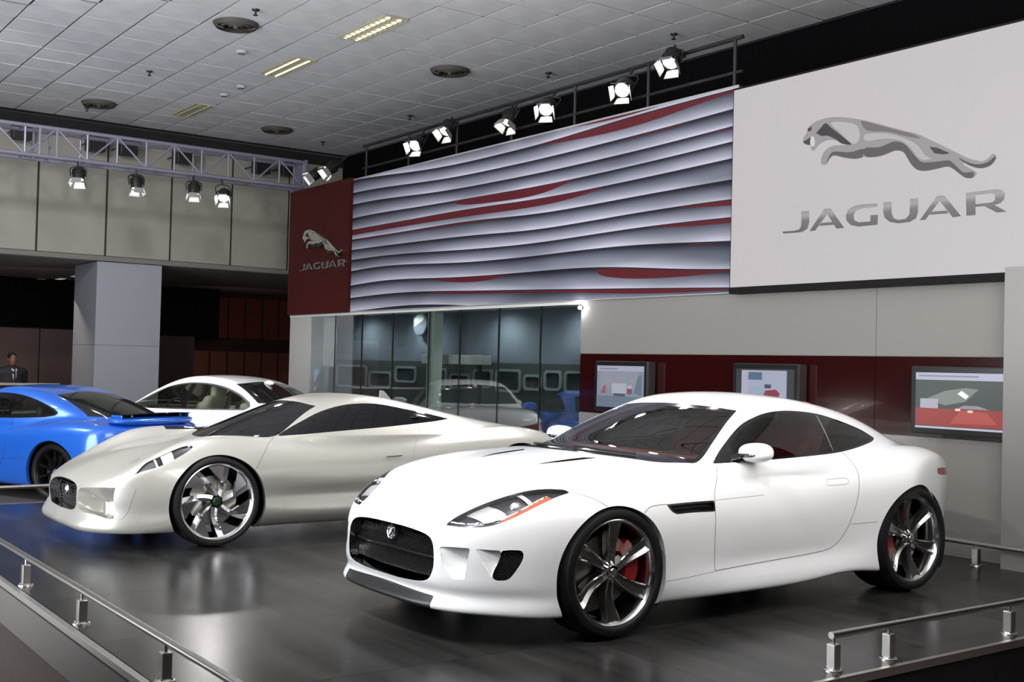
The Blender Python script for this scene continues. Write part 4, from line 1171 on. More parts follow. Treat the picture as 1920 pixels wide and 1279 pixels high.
# ------------------------------------------------------------------ the hall
YA = 8.29; ZC = 5.43; XB = -20.2
CREAM = mat('cream wall panel', (.26, .25, .20), .6)
noise_col(CREAM, (.25, .24, .20), (.285, .275, .23), 1.5)
TILE = mat('ceiling tile', (.40, .40, .41), .85); noise_col(TILE, (.50, .50, .505), (.58, .58, .585), 2.2, 5, bump=.05)
BLKDR = mat('black drape', (.0025, .0025, .003), .95, spec=.1)
GREYP = mat('light grey stand panel', (.36, .355, .34), .22, coat=.3)
WHITEP = mat('glossy off-white wall panel', (.235, .228, .213), .12, coat=.5)
REDP = mat('glossy dark red wall panel', (.022, .0025, .0025), .14, coat=.3)
REDB = mat('dark red fascia panel', (.045, .0045, .004), .5, spec=.2)
STAGE = mat('dark stage floor', (.02, .02, .02), .22, spec=.22)
def stage_nodes(m):
    tc = nd(m, 'ShaderNodeTexCoord'); mp = nd(m, 'ShaderNodeMapping'); mp.inputs['Scale'].default_value = (.55, 5, 1); mp.inputs['Rotation'].default_value = (0, 0, .35)
    n = nd(m, 'ShaderNodeTexNoise', Scale=1.3, Detail=3, Roughness=.5); lk(m, tc, 'Object', mp, 'Vector'); lk(m, mp, 'Vector', n, 'Vector')
    r = nd(m, 'ShaderNodeValToRGB'); r.color_ramp.elements[0].position = .3; r.color_ramp.elements[1].position = .75
    r.color_ramp.elements[0].color = (.010, .010, .010, 1); r.color_ramp.elements[1].color = (.032, .031, .030, 1)
    lk(m, n, 'Fac', r, 'Fac'); lk(m, r, 'Color', bsdf(m), 'Base Color')
    mr = nd(m, 'ShaderNodeMapRange'); mr.inputs['To Min'].default_value = .20; mr.inputs['To Max'].default_value = .30
    lk(m, n, 'Fac', mr, 'Value'); lk(m, mr, 'Result', bsdf(m), 'Roughness')
stage_nodes(STAGE)
STEEL = mat('brushed stainless steel', (.52, .50, .47), .32, 1)
DSTEEL = mat('dull steel trim', (.36, .35, .33), .4, .8)
CARPET = mat('brown grey carpet', (.09, .07, .065), .9); noise_col(CARPET, (.05, .039, .037), (.072, .056, .052), 60, 3, bump=.2)
DKWALL = mat('dark hall wall', (.018, .012, .012), .8)
def sbox(name, x0, x1, y0, y1, z0, z1, m, parent=None, bevel=0):
    c = Vector(((x0+x1)/2, (y0+y1)/2, (z0+z1)/2))
    if parent: c = c-Vector(parent.location)                  # parents are unrotated
    return box(name, c, (x1-x0, y1-y0, z1-z0), m, parent, bevel)

# floors
hall = struct(sbox('floor', -31, 8, -9, 14, FLOOR_Z-.1, FLOOR_Z, CARPET))
PX0, PX1, PY0, PY1 = -11.72, -3.47, 1.70, 8.27
stage = struct(sbox('floor_stage', PX0+.02, PX1-.02, PY0+.02, PY1, FLOOR_Z, -.022, mat('stage carcass', (.02, .02, .02), .7)))
nx, ny = 7, 3
dx, dy = (PX1-PX0-.08)/nx, (PY1-PY0-.04)/ny
pm = None
for i in range(nx):
    for j in range(ny):
        if pm is None: pm = box('floor_panel', (0, 0, 0), (dx-.0025, dy-.0025, .022), STAGE)
        o = pm if (i, j) == (0, 0) else dup(pm)
        o.location = (PX0+.04+dx*(i+.5), PY0+.04+dy*(j+.5), -.011); o.location = o.location-stage.location; o.parent = stage
struct(sbox('trim_1', PX0, PX1, PY0, PY0+.035, -.035, .001, DSTEEL, bevel=.002))
struct(sbox('trim_2', PX1-.035, PX1, PY0, PY1, -.04, .003, STEEL, bevel=.004))
struct(sbox('trim_3', PX0, PX0+.035, PY0+.035, PY1, -.035, .001, DSTEEL, bevel=.002))
sk1 = struct(sbox('wall_stage_front', PX0, PX1-.04, PY0+.012, PY0+.03, FLOOR_Z, -.055, mat('grey stage skirt', (.085, .077, .07), .55)))
struct(sbox('wall_stage_right', PX1-.03, PX1-.012, PY0+.02, PY1, FLOOR_Z, -.04, mat('black stage skirt', (.006, .006, .006), .5)))
struct(sbox('wall_stage_left', PX0+.012, PX0+.03, PY0+.02, PY1, FLOOR_Z, -.04, mat('grey stage skirt')))

# ceiling of square tiles
ceil = struct(sbox('ceiling', XB, 6, -9, 10.45, ZC+.007, ZC+.10, mat('dark ceiling grid', (.03, .03, .03), .9)))  # dark backing seen in the joints between tiles
TS = .605; ox = -10.89; oy = 7.37
LIGHTS_AT = [(-12.10, 6.60, 1), (-14.47, 6.60, 1), (-18.02, 6.60, 0)]
def covered(x, y):
    return any(abs(x-a) < .62+.2 and abs(y-b) < .16+.28 for a, b, _ in LIGHTS_AT) and False
tm = None; far_V = []; far_F = []; rng = random.Random(3); cnt_ = 0
for i in range(-16, 28):
    for j in range(-28, 6):
        x = ox+TS*(i+.5); y = oy+TS*(j+.5)
        if x-TS/2 < XB or x > 5.7 or y+TS/2 > 10.45 or y < -8.8: continue
        vis = -20.3 < x < -6.2 and y > max(2.0, 2.75+(x+14.5)*1.0) 
        dz = rng.uniform(-.002, .002)
        if vis and cnt_ < 300:
            if tm is None: tm = box('ceiling_tile', (0, 0, 0), (TS-.022, TS-.022, .008), TILE)
            o = tm if cnt_ == 0 else dup(tm)
            o.location = (x, y, ZC+dz); o.location = o.location-ceil.location; o.rotation_euler = (rng.uniform(-.003, .003), rng.uniform(-.003, .003), 0); o.parent = ceil; cnt_ += 1
        else:
            h = (TS-.022)/2; n0 = len(far_V)
            far_V += [(x-h, y-h, ZC-.008), (x+h, y-h, ZC-.008), (x+h, y+h, ZC-.008), (x-h, y+h, ZC-.008)]
            far_F.append((n0+3, n0+2, n0+1, n0))
o = obj('ceiling_tiles_rest', far_V, far_F, TILE, ceil); o.location = -ceil.location; o['kind'] = 'stuff'
# twin-tube troffers: the row over the stand and the rows over the visitors' side
TUBE = mat('fluorescent tube', (1, 1, .95), .4, emit=(1, .96, .80), es=2.6)
TUBE2 = mat('fluorescent tube dim', (.9, .9, .8), .4, emit=(1, .95, .75), es=.45)
TRAY = mat('troffer reflector', (.36, .33, .20), .4)
TUBE3 = mat('unlit tube', (.42, .41, .36), .4)
def troffer(x, y, lit, label):
    r = root('ceiling_light', (x, y, ZC-.012), 0, label, 'light', 'recessed twin-tube ceiling lights')
    bm = bmesh.new()
    b_box(bm, (0, 0, .004), (1.13, .30, .004))
    for sx, sy, c in ((1.13, .012, (0, .15, -.004)), (1.13, .012, (0, -.15, -.004)), (.012, .30, (.565, 0, -.004)), (.012, .30, (-.565, 0, -.004)), (1.13, .014, (0, 0, -.003))): b_box(bm, c, (sx, sy, .016))
    obj_bm('tray', bm, TRAY, r)
    for s in (-1, 1): tube('tube', [(-.54, s*.075, -.006), (.54, s*.075, -.006)], .014, (TUBE3, TUBE2, TUBE)[lit], r, 10)
    for k in range(9 if lit == 2 else 0): box('louvre', (-.48+.12*k, 0, -.016), (.012, .28, .014), TRAY, r)
    return r
for k, (x, y, l) in enumerate(LIGHTS_AT):
    troffer(x, y, (2, 1, 0)[k], ['brightest ceiling light, nearest the camera', 'middle ceiling light of the row over the stand', 'farthest dim ceiling light before the truss'][k])
for x, l_ in ((-4.0, 'nearest the camera'), (-6.5, 'second from the camera'), (-9.0, 'third from the camera'), (-11.4, 'farthest from the camera')):
    troffer(x, 1.0, 2, 'twin-tube ceiling light over the front rail, '+l_)
# round air diffusers, sprinklers, detectors
VENT = mat('diffuser metal', (.06, .055, .045), .6); VDK = mat('diffuser throat', (.02, .018, .015), .8)
for k, (x, y) in enumerate(((-13.01, 5.26), (-18.53, 5.27), (-13.12, 8.36), (-18.46, 8.26))):
    r = root('air_diffuser', (x, y, ZC-.01), 0, ['round ceiling diffuser near the top edge, left of the bright light', 'round ceiling diffuser far left above the truss', 'round ceiling diffuser above the spotlights on the striped wall', 'round ceiling diffuser farthest back at the corner'][k], 'vent', 'round ceiling diffusers')
    lathe('throat', [(.001, -.002), (.24, -.002)], VDK, r, 32, 'Z')
    for a, b in ((.27, .235), (.19, .15), (.11, .07)):
        lathe('ring', [(a, -.004), (a-.01, -.022), (b, -.05), (b+.008, -.03), (a-.012, -.006)], VENT, r, 36, 'Z', close=True)
    lathe('cone', [(.001, -.07), (.03, -.06), (.04, -.03)], VENT, r, 20, 'Z')
SPR = mat('sprinkler brass', (.05, .045, .04), .4, .8)
for k, (x, y) in enumerate(((-12.34, 5.22), (-15.98, 5.22), (-19.01, 5.22), (-9.93, 9.46), (-12.35, 9.45), (-15.96, 9.43), (-18.95, 9.38))):
    r = root('sprinkler', (x, y, ZC-.009), 0, ['sprinkler head beside the diffuser at the top edge', 'sprinkler head between the two left diffusers', 'sprinkler head just below the far left diffuser', 'sprinkler head above the rightmost spotlight', 'sprinkler head above the fourth and fifth spotlights', 'sprinkler head above the first spotlight on the striped wall', 'sprinkler head in the far corner over the red fascia'][k], 'sprinkler', 'ceiling sprinklers')
    lathe('escutcheon', [(.001, 0), (.045, 0), (.04, -.012), (.012, -.016), (.012, -.06), (.03, -.062), (.03, -.066), (.001, -.068)], SPR, r, 14, 'Z')
for k, (x, y) in enumerate(((-14.13, 5.80), (-15.94, 6.55), (-16.60, 6.56))):
    r = root('smoke_detector', (x, y, ZC-.009), 0, ['white smoke detector on the ceiling left of the second light', 'smoke detector in the light row before the third light', 'flat white ceiling speaker next to the third light'][k], 'detector')
    lathe('base', [(.001, 0), (.07, 0), (.07, -.015), (.05, -.03), (.02, -.04), (.001, -.04)], mat('white plastic', (.45, .45, .45), .5), r, 20, 'Z')
    lathe('sensor_ring', [(.04, -.028), (.046, -.034), (.036, -.042), (.03, -.036)], mat('dark plastic', (.03, .03, .03), .5), r, 20, 'Z', close=True)

# black drape behind the stand wall, and walls that close the hall out of view
struct(sbox('wall_back', XB, 8, 10.45, 10.55, FLOOR_Z, ZC, BLKDR))
struct(sbox('wall_right', 6, 6.1, -9, 10.45, FLOOR_Z, ZC, mat('dark grey wall', (.10, .10, .11), .8)))
struct(sbox('wall_front', -31, 6, -9.1, -9, FLOOR_Z, ZC, mat('dark grey wall')))
# gallery fascia of cream panels over a low ceiling
fas = struct(sbox('wall_left', XB-.25, XB-.02, -9, 10.45, 3.10, ZC, mat('panel joint', (.03, .028, .024), .8)))
PW = 1.133
for k in range(-12, 5):
    y0 = 4.80+PW*k
    sbox('wall_panel', XB-.02, XB, y0+.018, y0+PW-.018, 3.16, ZC-.01, CREAM, fas, .003)
struct(sbox('trim_4', XB-.05, XB+.02, -9, 10.45, 3.07, 3.15, mat('fascia edge', (.16, .15, .13), .6)))
struct(sbox('shade_strip', XB-.01, XB+.03, -9, 10.45, 5.22, ZC-.012, mat('painted ceiling edge shade', (.012, .012, .012), .9)))  # black strip stands in for the shaded recess under the ceiling edge
struct(sbox('ceiling_low', -31, XB-.25, -9, 14, 3.08, 3.14, mat('low ceiling', (.26, .23, .22), .6)))
struct(sbox('wall_far', -31.1, -31, -9, 14, FLOOR_Z, 3.1, DKWALL))
struct(sbox('wall_side', -31, XB, 14, 14.1, FLOOR_Z, 3.1, DKWALL))
# column clad in grey panels
col_ = struct(sbox('wall_column', XB-1.40, XB-.06, 5.84, 6.94, FLOOR_Z, 3.06, mat('column core', (.1, .1, .11), .7)))
CLAD = mat('pale grey cladding', (.27, .28, .31), .45)
for z0, z1 in ((FLOOR_Z, 1.62), (1.625, 3.06)):
    sbox('cladding_panel', XB-.06, XB-.045, 5.835, 6.945, z0, z1, CLAD, col_)
    sbox('cladding_panel', XB-1.405, XB-.046, 5.82, 5.838, z0, z1, CLAD, col_)
# low dim hall behind: brown partition panels, black and dark red fabric
PART = mat('brown partition', (.085, .055, .05), .6)
REDF = mat('dark red drape', (.10, .018, .012), .8)
pt = struct(sbox('wall_partition', -26.1, -26.0, 2.0, 7.4, FLOOR_Z, 2.0, mat('partition core', (.02, .014, .013), .8)))
for k in range(5):
    sbox('partition_panel', -26.0, -25.97, 2.02+k*1.075, 2.02+(k+1)*1.075-.03, FLOOR_Z+.02, 1.98, PART, pt)
p2 = struct(sbox('wall_drape', -26.3, -26.2, 1.0, 10.4, 1.9, 3.08, BLKDR))
p3 = struct(sbox('wall_red', -27.2, -27.1, 8.0, 14.0, FLOOR_Z, 3.08, mat('red core', (.02, .006, .005), .8)))
for k in range(8):
    sbox('drape_strip', -27.1, -27.07, 9.2+k*.45, 9.2+k*.45+.40, 1.95, 2.95, REDF, p3)
    sbox('drape_strip', -27.1, -27.07, 9.2+k*.45, 9.2+k*.45+.41, .2, 1.62, mat('rust brown panel', (.13, .04, .022), .7), p3)
area_light('low_hall_fill', (-23.0, 5.5, 3.05), (-24.5, 6.2, 0), 2, 45, (1, .85, .75), 6)  # added area lights that lift the dim hall behind
area_light('low_hall_fill', (-25.0, 10.5, 3.05), (-26.8, 10.8, 0), 1.5, 18, (1, .8, .7), 4)
struct(sbox('wall_passage', -24.4, -24.3, 8.2, 9.1, FLOOR_Z, 1.9, mat('maroon panel', (.03, .015, .016), .6)))
for k, (x, y) in enumerate(((-27.4, 6.3), (-26.4, 6.35), (-25.6, 6.6), (-24.4, 6.6), (-22.9, 6.45))):
    r = root('low_ceiling_lamp', (x, y, 3.075), 0, ['small ceiling lamp farthest left under the gallery', 'small ceiling lamp second from the left under the gallery', 'middle small ceiling lamp under the gallery', 'small ceiling lamp second nearest the column under the gallery', 'small ceiling lamp touching the column edge under the gallery'][k], 'lamp', 'small lamps under the gallery')
    box('bezel', (0, 0, -.01), (.42, .18, .02), mat('lamp bezel', (.2, .2, .2), .5), r, .004)
    box('glow_plate', (0, 0, -.022), (.36, .13, .006), mat('dim warm lamp', (.5, .5, .5), .4, emit=(1, .9, .85), es=.35), r)
struct(sbox('trim_5', XB-2.2, XB-2.1, 2, 5.8, .86, .90, mat('pale handrail', (.35, .33, .30), .5)))

# ------------------------------------------------------------------ stand wall: glossy panels, red band, striped print
wa = struct(sbox('wall_stand', -10.11, -3.2, YA+.02, YA+.14, 0, 2.18, mat('stand core', (.2, .2, .2), .6)))
for x0, x1 in ((-10.11, -6.14), (-6.137, -4.2)):
    sbox('upper_panel', x0, x1-.002, YA, YA+.02, 1.592, 2.185, WHITEP, wa)
    sbox('red_panel', x0, x1-.002, YA, YA+.02, .935, 1.588, REDP, wa)
    sbox('lower_panel', x0, x1-.002, YA, YA+.02, .0, .931, WHITEP, wa)
struct(sbox('wall_end', -4.85, -3.2, 8.092, 8.152, 0, 2.265, mat('mid grey end panel', (.22, .215, .21), .35)))
struct(sbox('wall_jamb', -17.76, -17.02, YA, YA+.35, FLOOR_Z, 2.185, GREYP))
struct(sbox('trim_6', -17.76, -10.11, YA-.01, YA+.3, 2.15, 2.185, mat('pale soffit edge', (.6, .6, .56), .4)))
gw = struct(sbox('wall_print', -15.6, -7.75, YA-.02, YA+.12, 2.186, 4.205, mat('print core', (.1, .1, .1), .6)))
# flat stripe print of folded metal with red gaps
PRN = bpy.data.materials.new('striped metal print'); PRN.use_nodes = True; MATS['striped metal print'] = PRN
def print_nodes(m):
    b = bsdf(m); b.inputs['Roughness'].default_value = .45; b.inputs['Specular IOR Level'].default_value = .3
    tc = nd(m, 'ShaderNodeTexCoord'); sp = nd(m, 'ShaderNodeSeparateXYZ'); lk(m, tc, 'Object', sp, 0)
    def math_(op, a, bb=None):
        n = nd(m, 'ShaderNodeMath', operation=op)
        for i, v in enumerate((a, bb)):
            if v is None: continue
            if isinstance(v, (int, float)): n.inputs[i].default_value = v
            else: m.node_tree.links.new(v, n.inputs[i])
        return n.outputs[0]
    x, z = sp.outputs[0], sp.outputs[2]
    def noise(sx, sz, off=0, sc=1, det=1.5):
        c = nd(m, 'ShaderNodeCombineXYZ'); m.node_tree.links.new(math_('MULTIPLY', x, sx), c.inputs[0]); m.node_tree.links.new(math_('ADD', math_('MULTIPLY', z, sz), off), c.inputs[2])
        n = nd(m, 'ShaderNodeTexNoise', Scale=sc, Detail=det); lk(m, c, 0, n, 'Vector'); return n.outputs['Fac']
    warp = noise(.16, .55, 3.0, 1, 0)
    w2 = noise(.26, 1.9, 14.0, 1, 0)
    t = math_('ADD', math_('MULTIPLY', z, 5.5), math_('MULTIPLY', warp, 2.3))
    t = math_('ADD', t, math_('MULTIPLY', w2, 1.0))
    fr = math_('FRACT', t)
    ramp = nd(m, 'ShaderNodeValToRGB'); e = ramp.color_ramp.elements
    e[0].position = 0; e[0].color = (.012, .010, .020, 1); e[1].position = 1; e[1].color = (.014, .012, .022, 1)
    for p, c in ((.045, (.02, .018, .03)), (.075, (.62, .62, .68)), (.12, (.50, .50, .56)), (.30, (.34, .345, .40)), (.55, (.20, .205, .245)), (.78, (.085, .09, .115)), (.90, (.035, .035, .05))):
        k = e.new(p); k.color = (*c, 1)
    m.node_tree.links.new(fr, ramp.inputs[0])
    # soft sheen along the bands
    sheen = noise(.38, 2.6, 9.0, 1, 2)
    mx = nd(m, 'ShaderNodeMix', data_type='RGBA', blend_type='MULTIPLY'); mx.inputs[0].default_value = .9
    r2 = nd(m, 'ShaderNodeValToRGB'); r2.color_ramp.elements[0].position = .3; r2.color_ramp.elements[0].color = (.33, .345, .39, 1); r2.color_ramp.elements[1].position = .62; r2.color_ramp.elements[1].color = (.95, .95, 1.0, 1)
    m.node_tree.links.new(sheen, r2.inputs[0]); m.node_tree.links.new(ramp.outputs[0], mx.inputs[6]); m.node_tree.links.new(r2.outputs[0], mx.inputs[7])
    # red wedges under the dark lines
    red = noise(.22, 2.1, 31.0, 1, 0)
    wdt = math_('MULTIPLY', math_('MAXIMUM', math_('SUBTRACT', red, .565), 0), 4.2)
    mk = math_('MULTIPLY', math_('GREATER_THAN', fr, math_('SUBTRACT', .985, wdt)), math_('GREATER_THAN', wdt, .02))
    mx2 = nd(m, 'ShaderNodeMix', data_type='RGBA'); m.node_tree.links.new(mk, mx2.inputs[0]); m.node_tree.links.new(mx.outputs[2], mx2.inputs[6]); mx2.inputs[7].default_value = (.085, .010, .014, 1)
    m.node_tree.links.new(mx2.outputs[2], b.inputs['Base Color'])
print_nodes(PRN)
sbox('print_face', -15.6, -7.75, YA-.03, YA-.02, 2.20, 4.195, PRN, gw)
sbox('print_edge', -15.6, -7.75, YA-.034, YA-.02, 4.195, 4.215, mat('pale aluminium edge', (.5, .5, .52), .4, .6), gw)
sbox('print_edge', -15.6, -7.75, YA-.034, YA-.02, 2.186, 2.20, mat('pale aluminium edge'), gw)
rp = struct(sbox('wall_red_fascia', -17.72, -15.6, YA-.08, YA+.12, 2.19, 4.235, REDB))
# low-level structure that carries the drape rail above the print
# ------------------------------------------------------------------ glazed room
GLZ = glass_mat('shop front glass', (.80, .84, .84), .20)
rm = struct(sbox('wall_room_back', -17.74, -9.9, 9.02, 9.10, FLOOR_Z, 2.5, mat('slate blue wall', (.21, .235, .275), .6)))
sbox('dado_panel', -17.73, -10.0, 9.0, 9.02, FLOOR_Z, 1.47, mat('dark green grey wall', (.075, .085, .08), .6), rm)
struct(sbox('ceiling_room', -17.74, -9.9, YA+.14, 9.02, 2.19, 2.25, mat('room ceiling', (.2, .2, .2), .8)))
struct(sbox('wall_room_left', -17.74, -17.68, YA+.3, 9.02, FLOOR_Z, 2.2, mat('slate blue wall')))
struct(sbox('wall_room_right', -10.11, -9.98, YA+.14, 9.02, FLOOR_Z, 2.2, mat('slate blue wall')))
js = [-17.0, -16.16, -15.3, -14.38, -13.40, -12.63, -11.75, -10.89, -10.12]
win = struct(sbox('window_1', -17.02, -10.11, YA+.005, YA+.045, FLOOR_Z, FLOOR_Z+.05, DSTEEL))
for a, b in zip(js, js[1:]):
    sbox('pane', a+.008, b-.008, YA+.018, YA+.030, FLOOR_Z+.05, 2.15, GLZ, win)
for a in js[1:-1]: sbox('gasket', a-.008, a+.008, YA+.014, YA+.034, FLOOR_Z+.05, 2.15, BLACKM, win)
struct(sbox('wall_post', -13.50, -13.33, YA+.06, YA+.20, FLOOR_Z, 2.15, mat('pale green post', (.55, .60, .52), .4)))
for x in (-16.3, -14.6, -12.5, -10.9): spot_light('room_fill', (x, 8.55, 2.17), (x, 8.95, 1.0), 230, 150, 1, .05, (.85, .95, 1))  # added unseen spots that brighten the room behind the glass
# things behind the glass
FRM = mat('pale frame', (.30, .33, .33), .4)
FR = [((-17.39, 1.39), (-16.32, 1.02)), ((-16.25, 1.30), (-15.54, 1.04)), ((-15.42, 1.39), (-14.80, 1.14)), ((-14.37, 1.38), (-13.95, 1.07)), ((-13.88, 1.31), (-13.35, 1.09)), ((-13.28, 1.38), (-12.81, 1.12)), ((-12.73, 1.39), (-12.16, 1.08)), ((-12.10, 1.33), (-11.72, 1.12)), ((-11.66, 1.39), (-11.30, 1.13)), ((-11.24, 1.39), (-10.75, 1.11))]
for k, ((x0, z1), (x1, z0)) in enumerate(FR):
    w_, h_ = x1-x0, z1-z0
    r = root('picture_frame', ((x0+x1)/2, 8.99, (z0+z1)/2), 0, ['wide picture frame farthest left behind the glass', 'low picture frame second from the left behind the glass', 'raised picture frame third from the left behind the glass', 'picture frame just right of the white post', 'low picture frame second to the right of the white post', 'picture frame third to the right of the white post', 'wide picture frame above the reflected car roof', 'small low picture frame right of the widest right-hand one', 'picture frame second from the right end behind the glass', 'picture frame at the right end behind the glass'][k], 'picture', 'rounded frames behind the glass')
    o1 = rounded(w_, h_, .07); o2 = rounded(w_-.07, h_-.07, .045); n_ = len(o1)
    V = [(x, 0, z) for x, z in o1]+[(x, 0, z) for x, z in o2]+[(x, -.03, z) for x, z in o1]+[(x, -.03, z) for x, z in o2]
    F = []
    for i in range(n_):
        j = (i+1) % n_
        F += [(2*n_+i, 2*n_+j, 3*n_+j, 3*n_+i), (i, j, 2*n_+j, 2*n_+i), (3*n_+i, 3*n_+j, n_+j, n_+i)]
    obj('frame', V, F, FRM, r)
    pm_ = mat('photo print %d' % k, (.02, .022, .026), .4)
    noise_col(pm_, (.012, .014, .017), ((.07, .075, .085), (.10, .09, .085), (.05, .06, .08))[k % 3], 4.5, 3)
    obj('photo', [(x, -.006, z) for x, z in o2], [tuple(range(n_))], pm_, r)
ps = root('banner', (-16.95, 8.55, 1.75), 0, 'pale upright poster at the left end behind the glass', 'poster')
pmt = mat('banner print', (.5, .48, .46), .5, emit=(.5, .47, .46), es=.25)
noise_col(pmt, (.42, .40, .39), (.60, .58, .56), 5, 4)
box('sheet', (0, 0, 0), (.70, .02, .78), pmt, ps)
box('frame_strip', (0, 0, .40), (.72, .03, .02), FRM, ps); box('frame_strip', (0, 0, -.40), (.72, .03, .02), FRM, ps)
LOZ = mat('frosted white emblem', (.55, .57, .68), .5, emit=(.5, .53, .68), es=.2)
em = root('window_emblem', (-17.0, 8.40, 1.2), 0, 'white winged emblem on the glass below the pale poster', 'emblem')
prism('wings', [(-.17, .09), (-.10, .075), (-.06, .10), (0, .085), (.06, .10), (.10, .075), (.17, .09), (.13, .03), (.07, .0), (.055, -.07), (0, -.10), (-.055, -.07), (-.07, 0), (-.13, .03)], Matrix.Rotation(math.radians(90), 4, 'X'), .01, LOZ, em)
lathe('stud', [(.001, -.005), (.03, -.005), (.03, .005)], LOZ, em, 16, 'Y', loc=(0, 0, -.22))
ds_ = root('logo_reflection', (-14.52, 8.85, 2.04), 0, 'round green and white disc standing in for a logo reflected in the glass beside the post', 'sign')  # solid disc in place of a logo reflected in the glass
lathe('disc', [(.001, -.01), (.19, -.01), (.20, .0), (.19, .02)], mat('sign grey', (.20, .22, .26), .4), ds_, 32, 'Y')
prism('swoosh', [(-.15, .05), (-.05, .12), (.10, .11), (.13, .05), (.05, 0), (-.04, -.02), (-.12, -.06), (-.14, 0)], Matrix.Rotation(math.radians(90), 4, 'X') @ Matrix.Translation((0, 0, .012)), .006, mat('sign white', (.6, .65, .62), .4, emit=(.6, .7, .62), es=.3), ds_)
prism('green_mark', [(-.17, .06), (-.14, .12), (-.08, .155), (-.05, .12), (-.15, .05)], Matrix.Rotation(math.radians(90), 4, 'X') @ Matrix.Translation((0, 0, .016)), .006, mat('sign green', (.05, .28, .06), .4), ds_)
sh = root('counter_reflection', (-13.4, 8.75, 0), 0, 'white board standing in for a counter reflected in the glass, right of the post', 'shelf')  # solid board in place of the counter mirrored in the glass
box('board', (0, 0, 1.50), (1.45, .22, .13), mat('white board', (.62, .58, .55), .5), sh, .01)
for s in (-.6, .6): box('leg', (s, 0, (1.44+FLOOR_Z)/2), (.05, .05, 1.44-FLOOR_Z), mat('dark leg', (.04, .045, .05), .5), sh)
# bare bulb at the corner of the glazing
bl = root('corner_lamp', (-10.10, YA-.03, 2.11), 0, 'tiny bright spot lamp at the top right corner of the glass', 'lamp')
blob('bulb', ell((0, 0, 0), (.022, .022, .022)), (-.03, -.03, -.03), (.03, .03, .03), .008, mat('bulb glow', (1, 1, 1), .4, emit=(1, 1, 1), es=30), bl)
_pl = bpy.data.lights.new('corner_lamp_light', 'POINT'); _pl.energy = 3.5; _pl.shadow_soft_size = .02
_po = bpy.data.objects.new('corner_lamp_light', _pl); COL.objects.link(_po); _po.location = (-10.10, YA-.07, 2.105)
lathe('socket', [(.012, .015), (.02, .015), (.02, .06), (.012, .06)], BLACKM, bl, 12, 'Y', close=True)
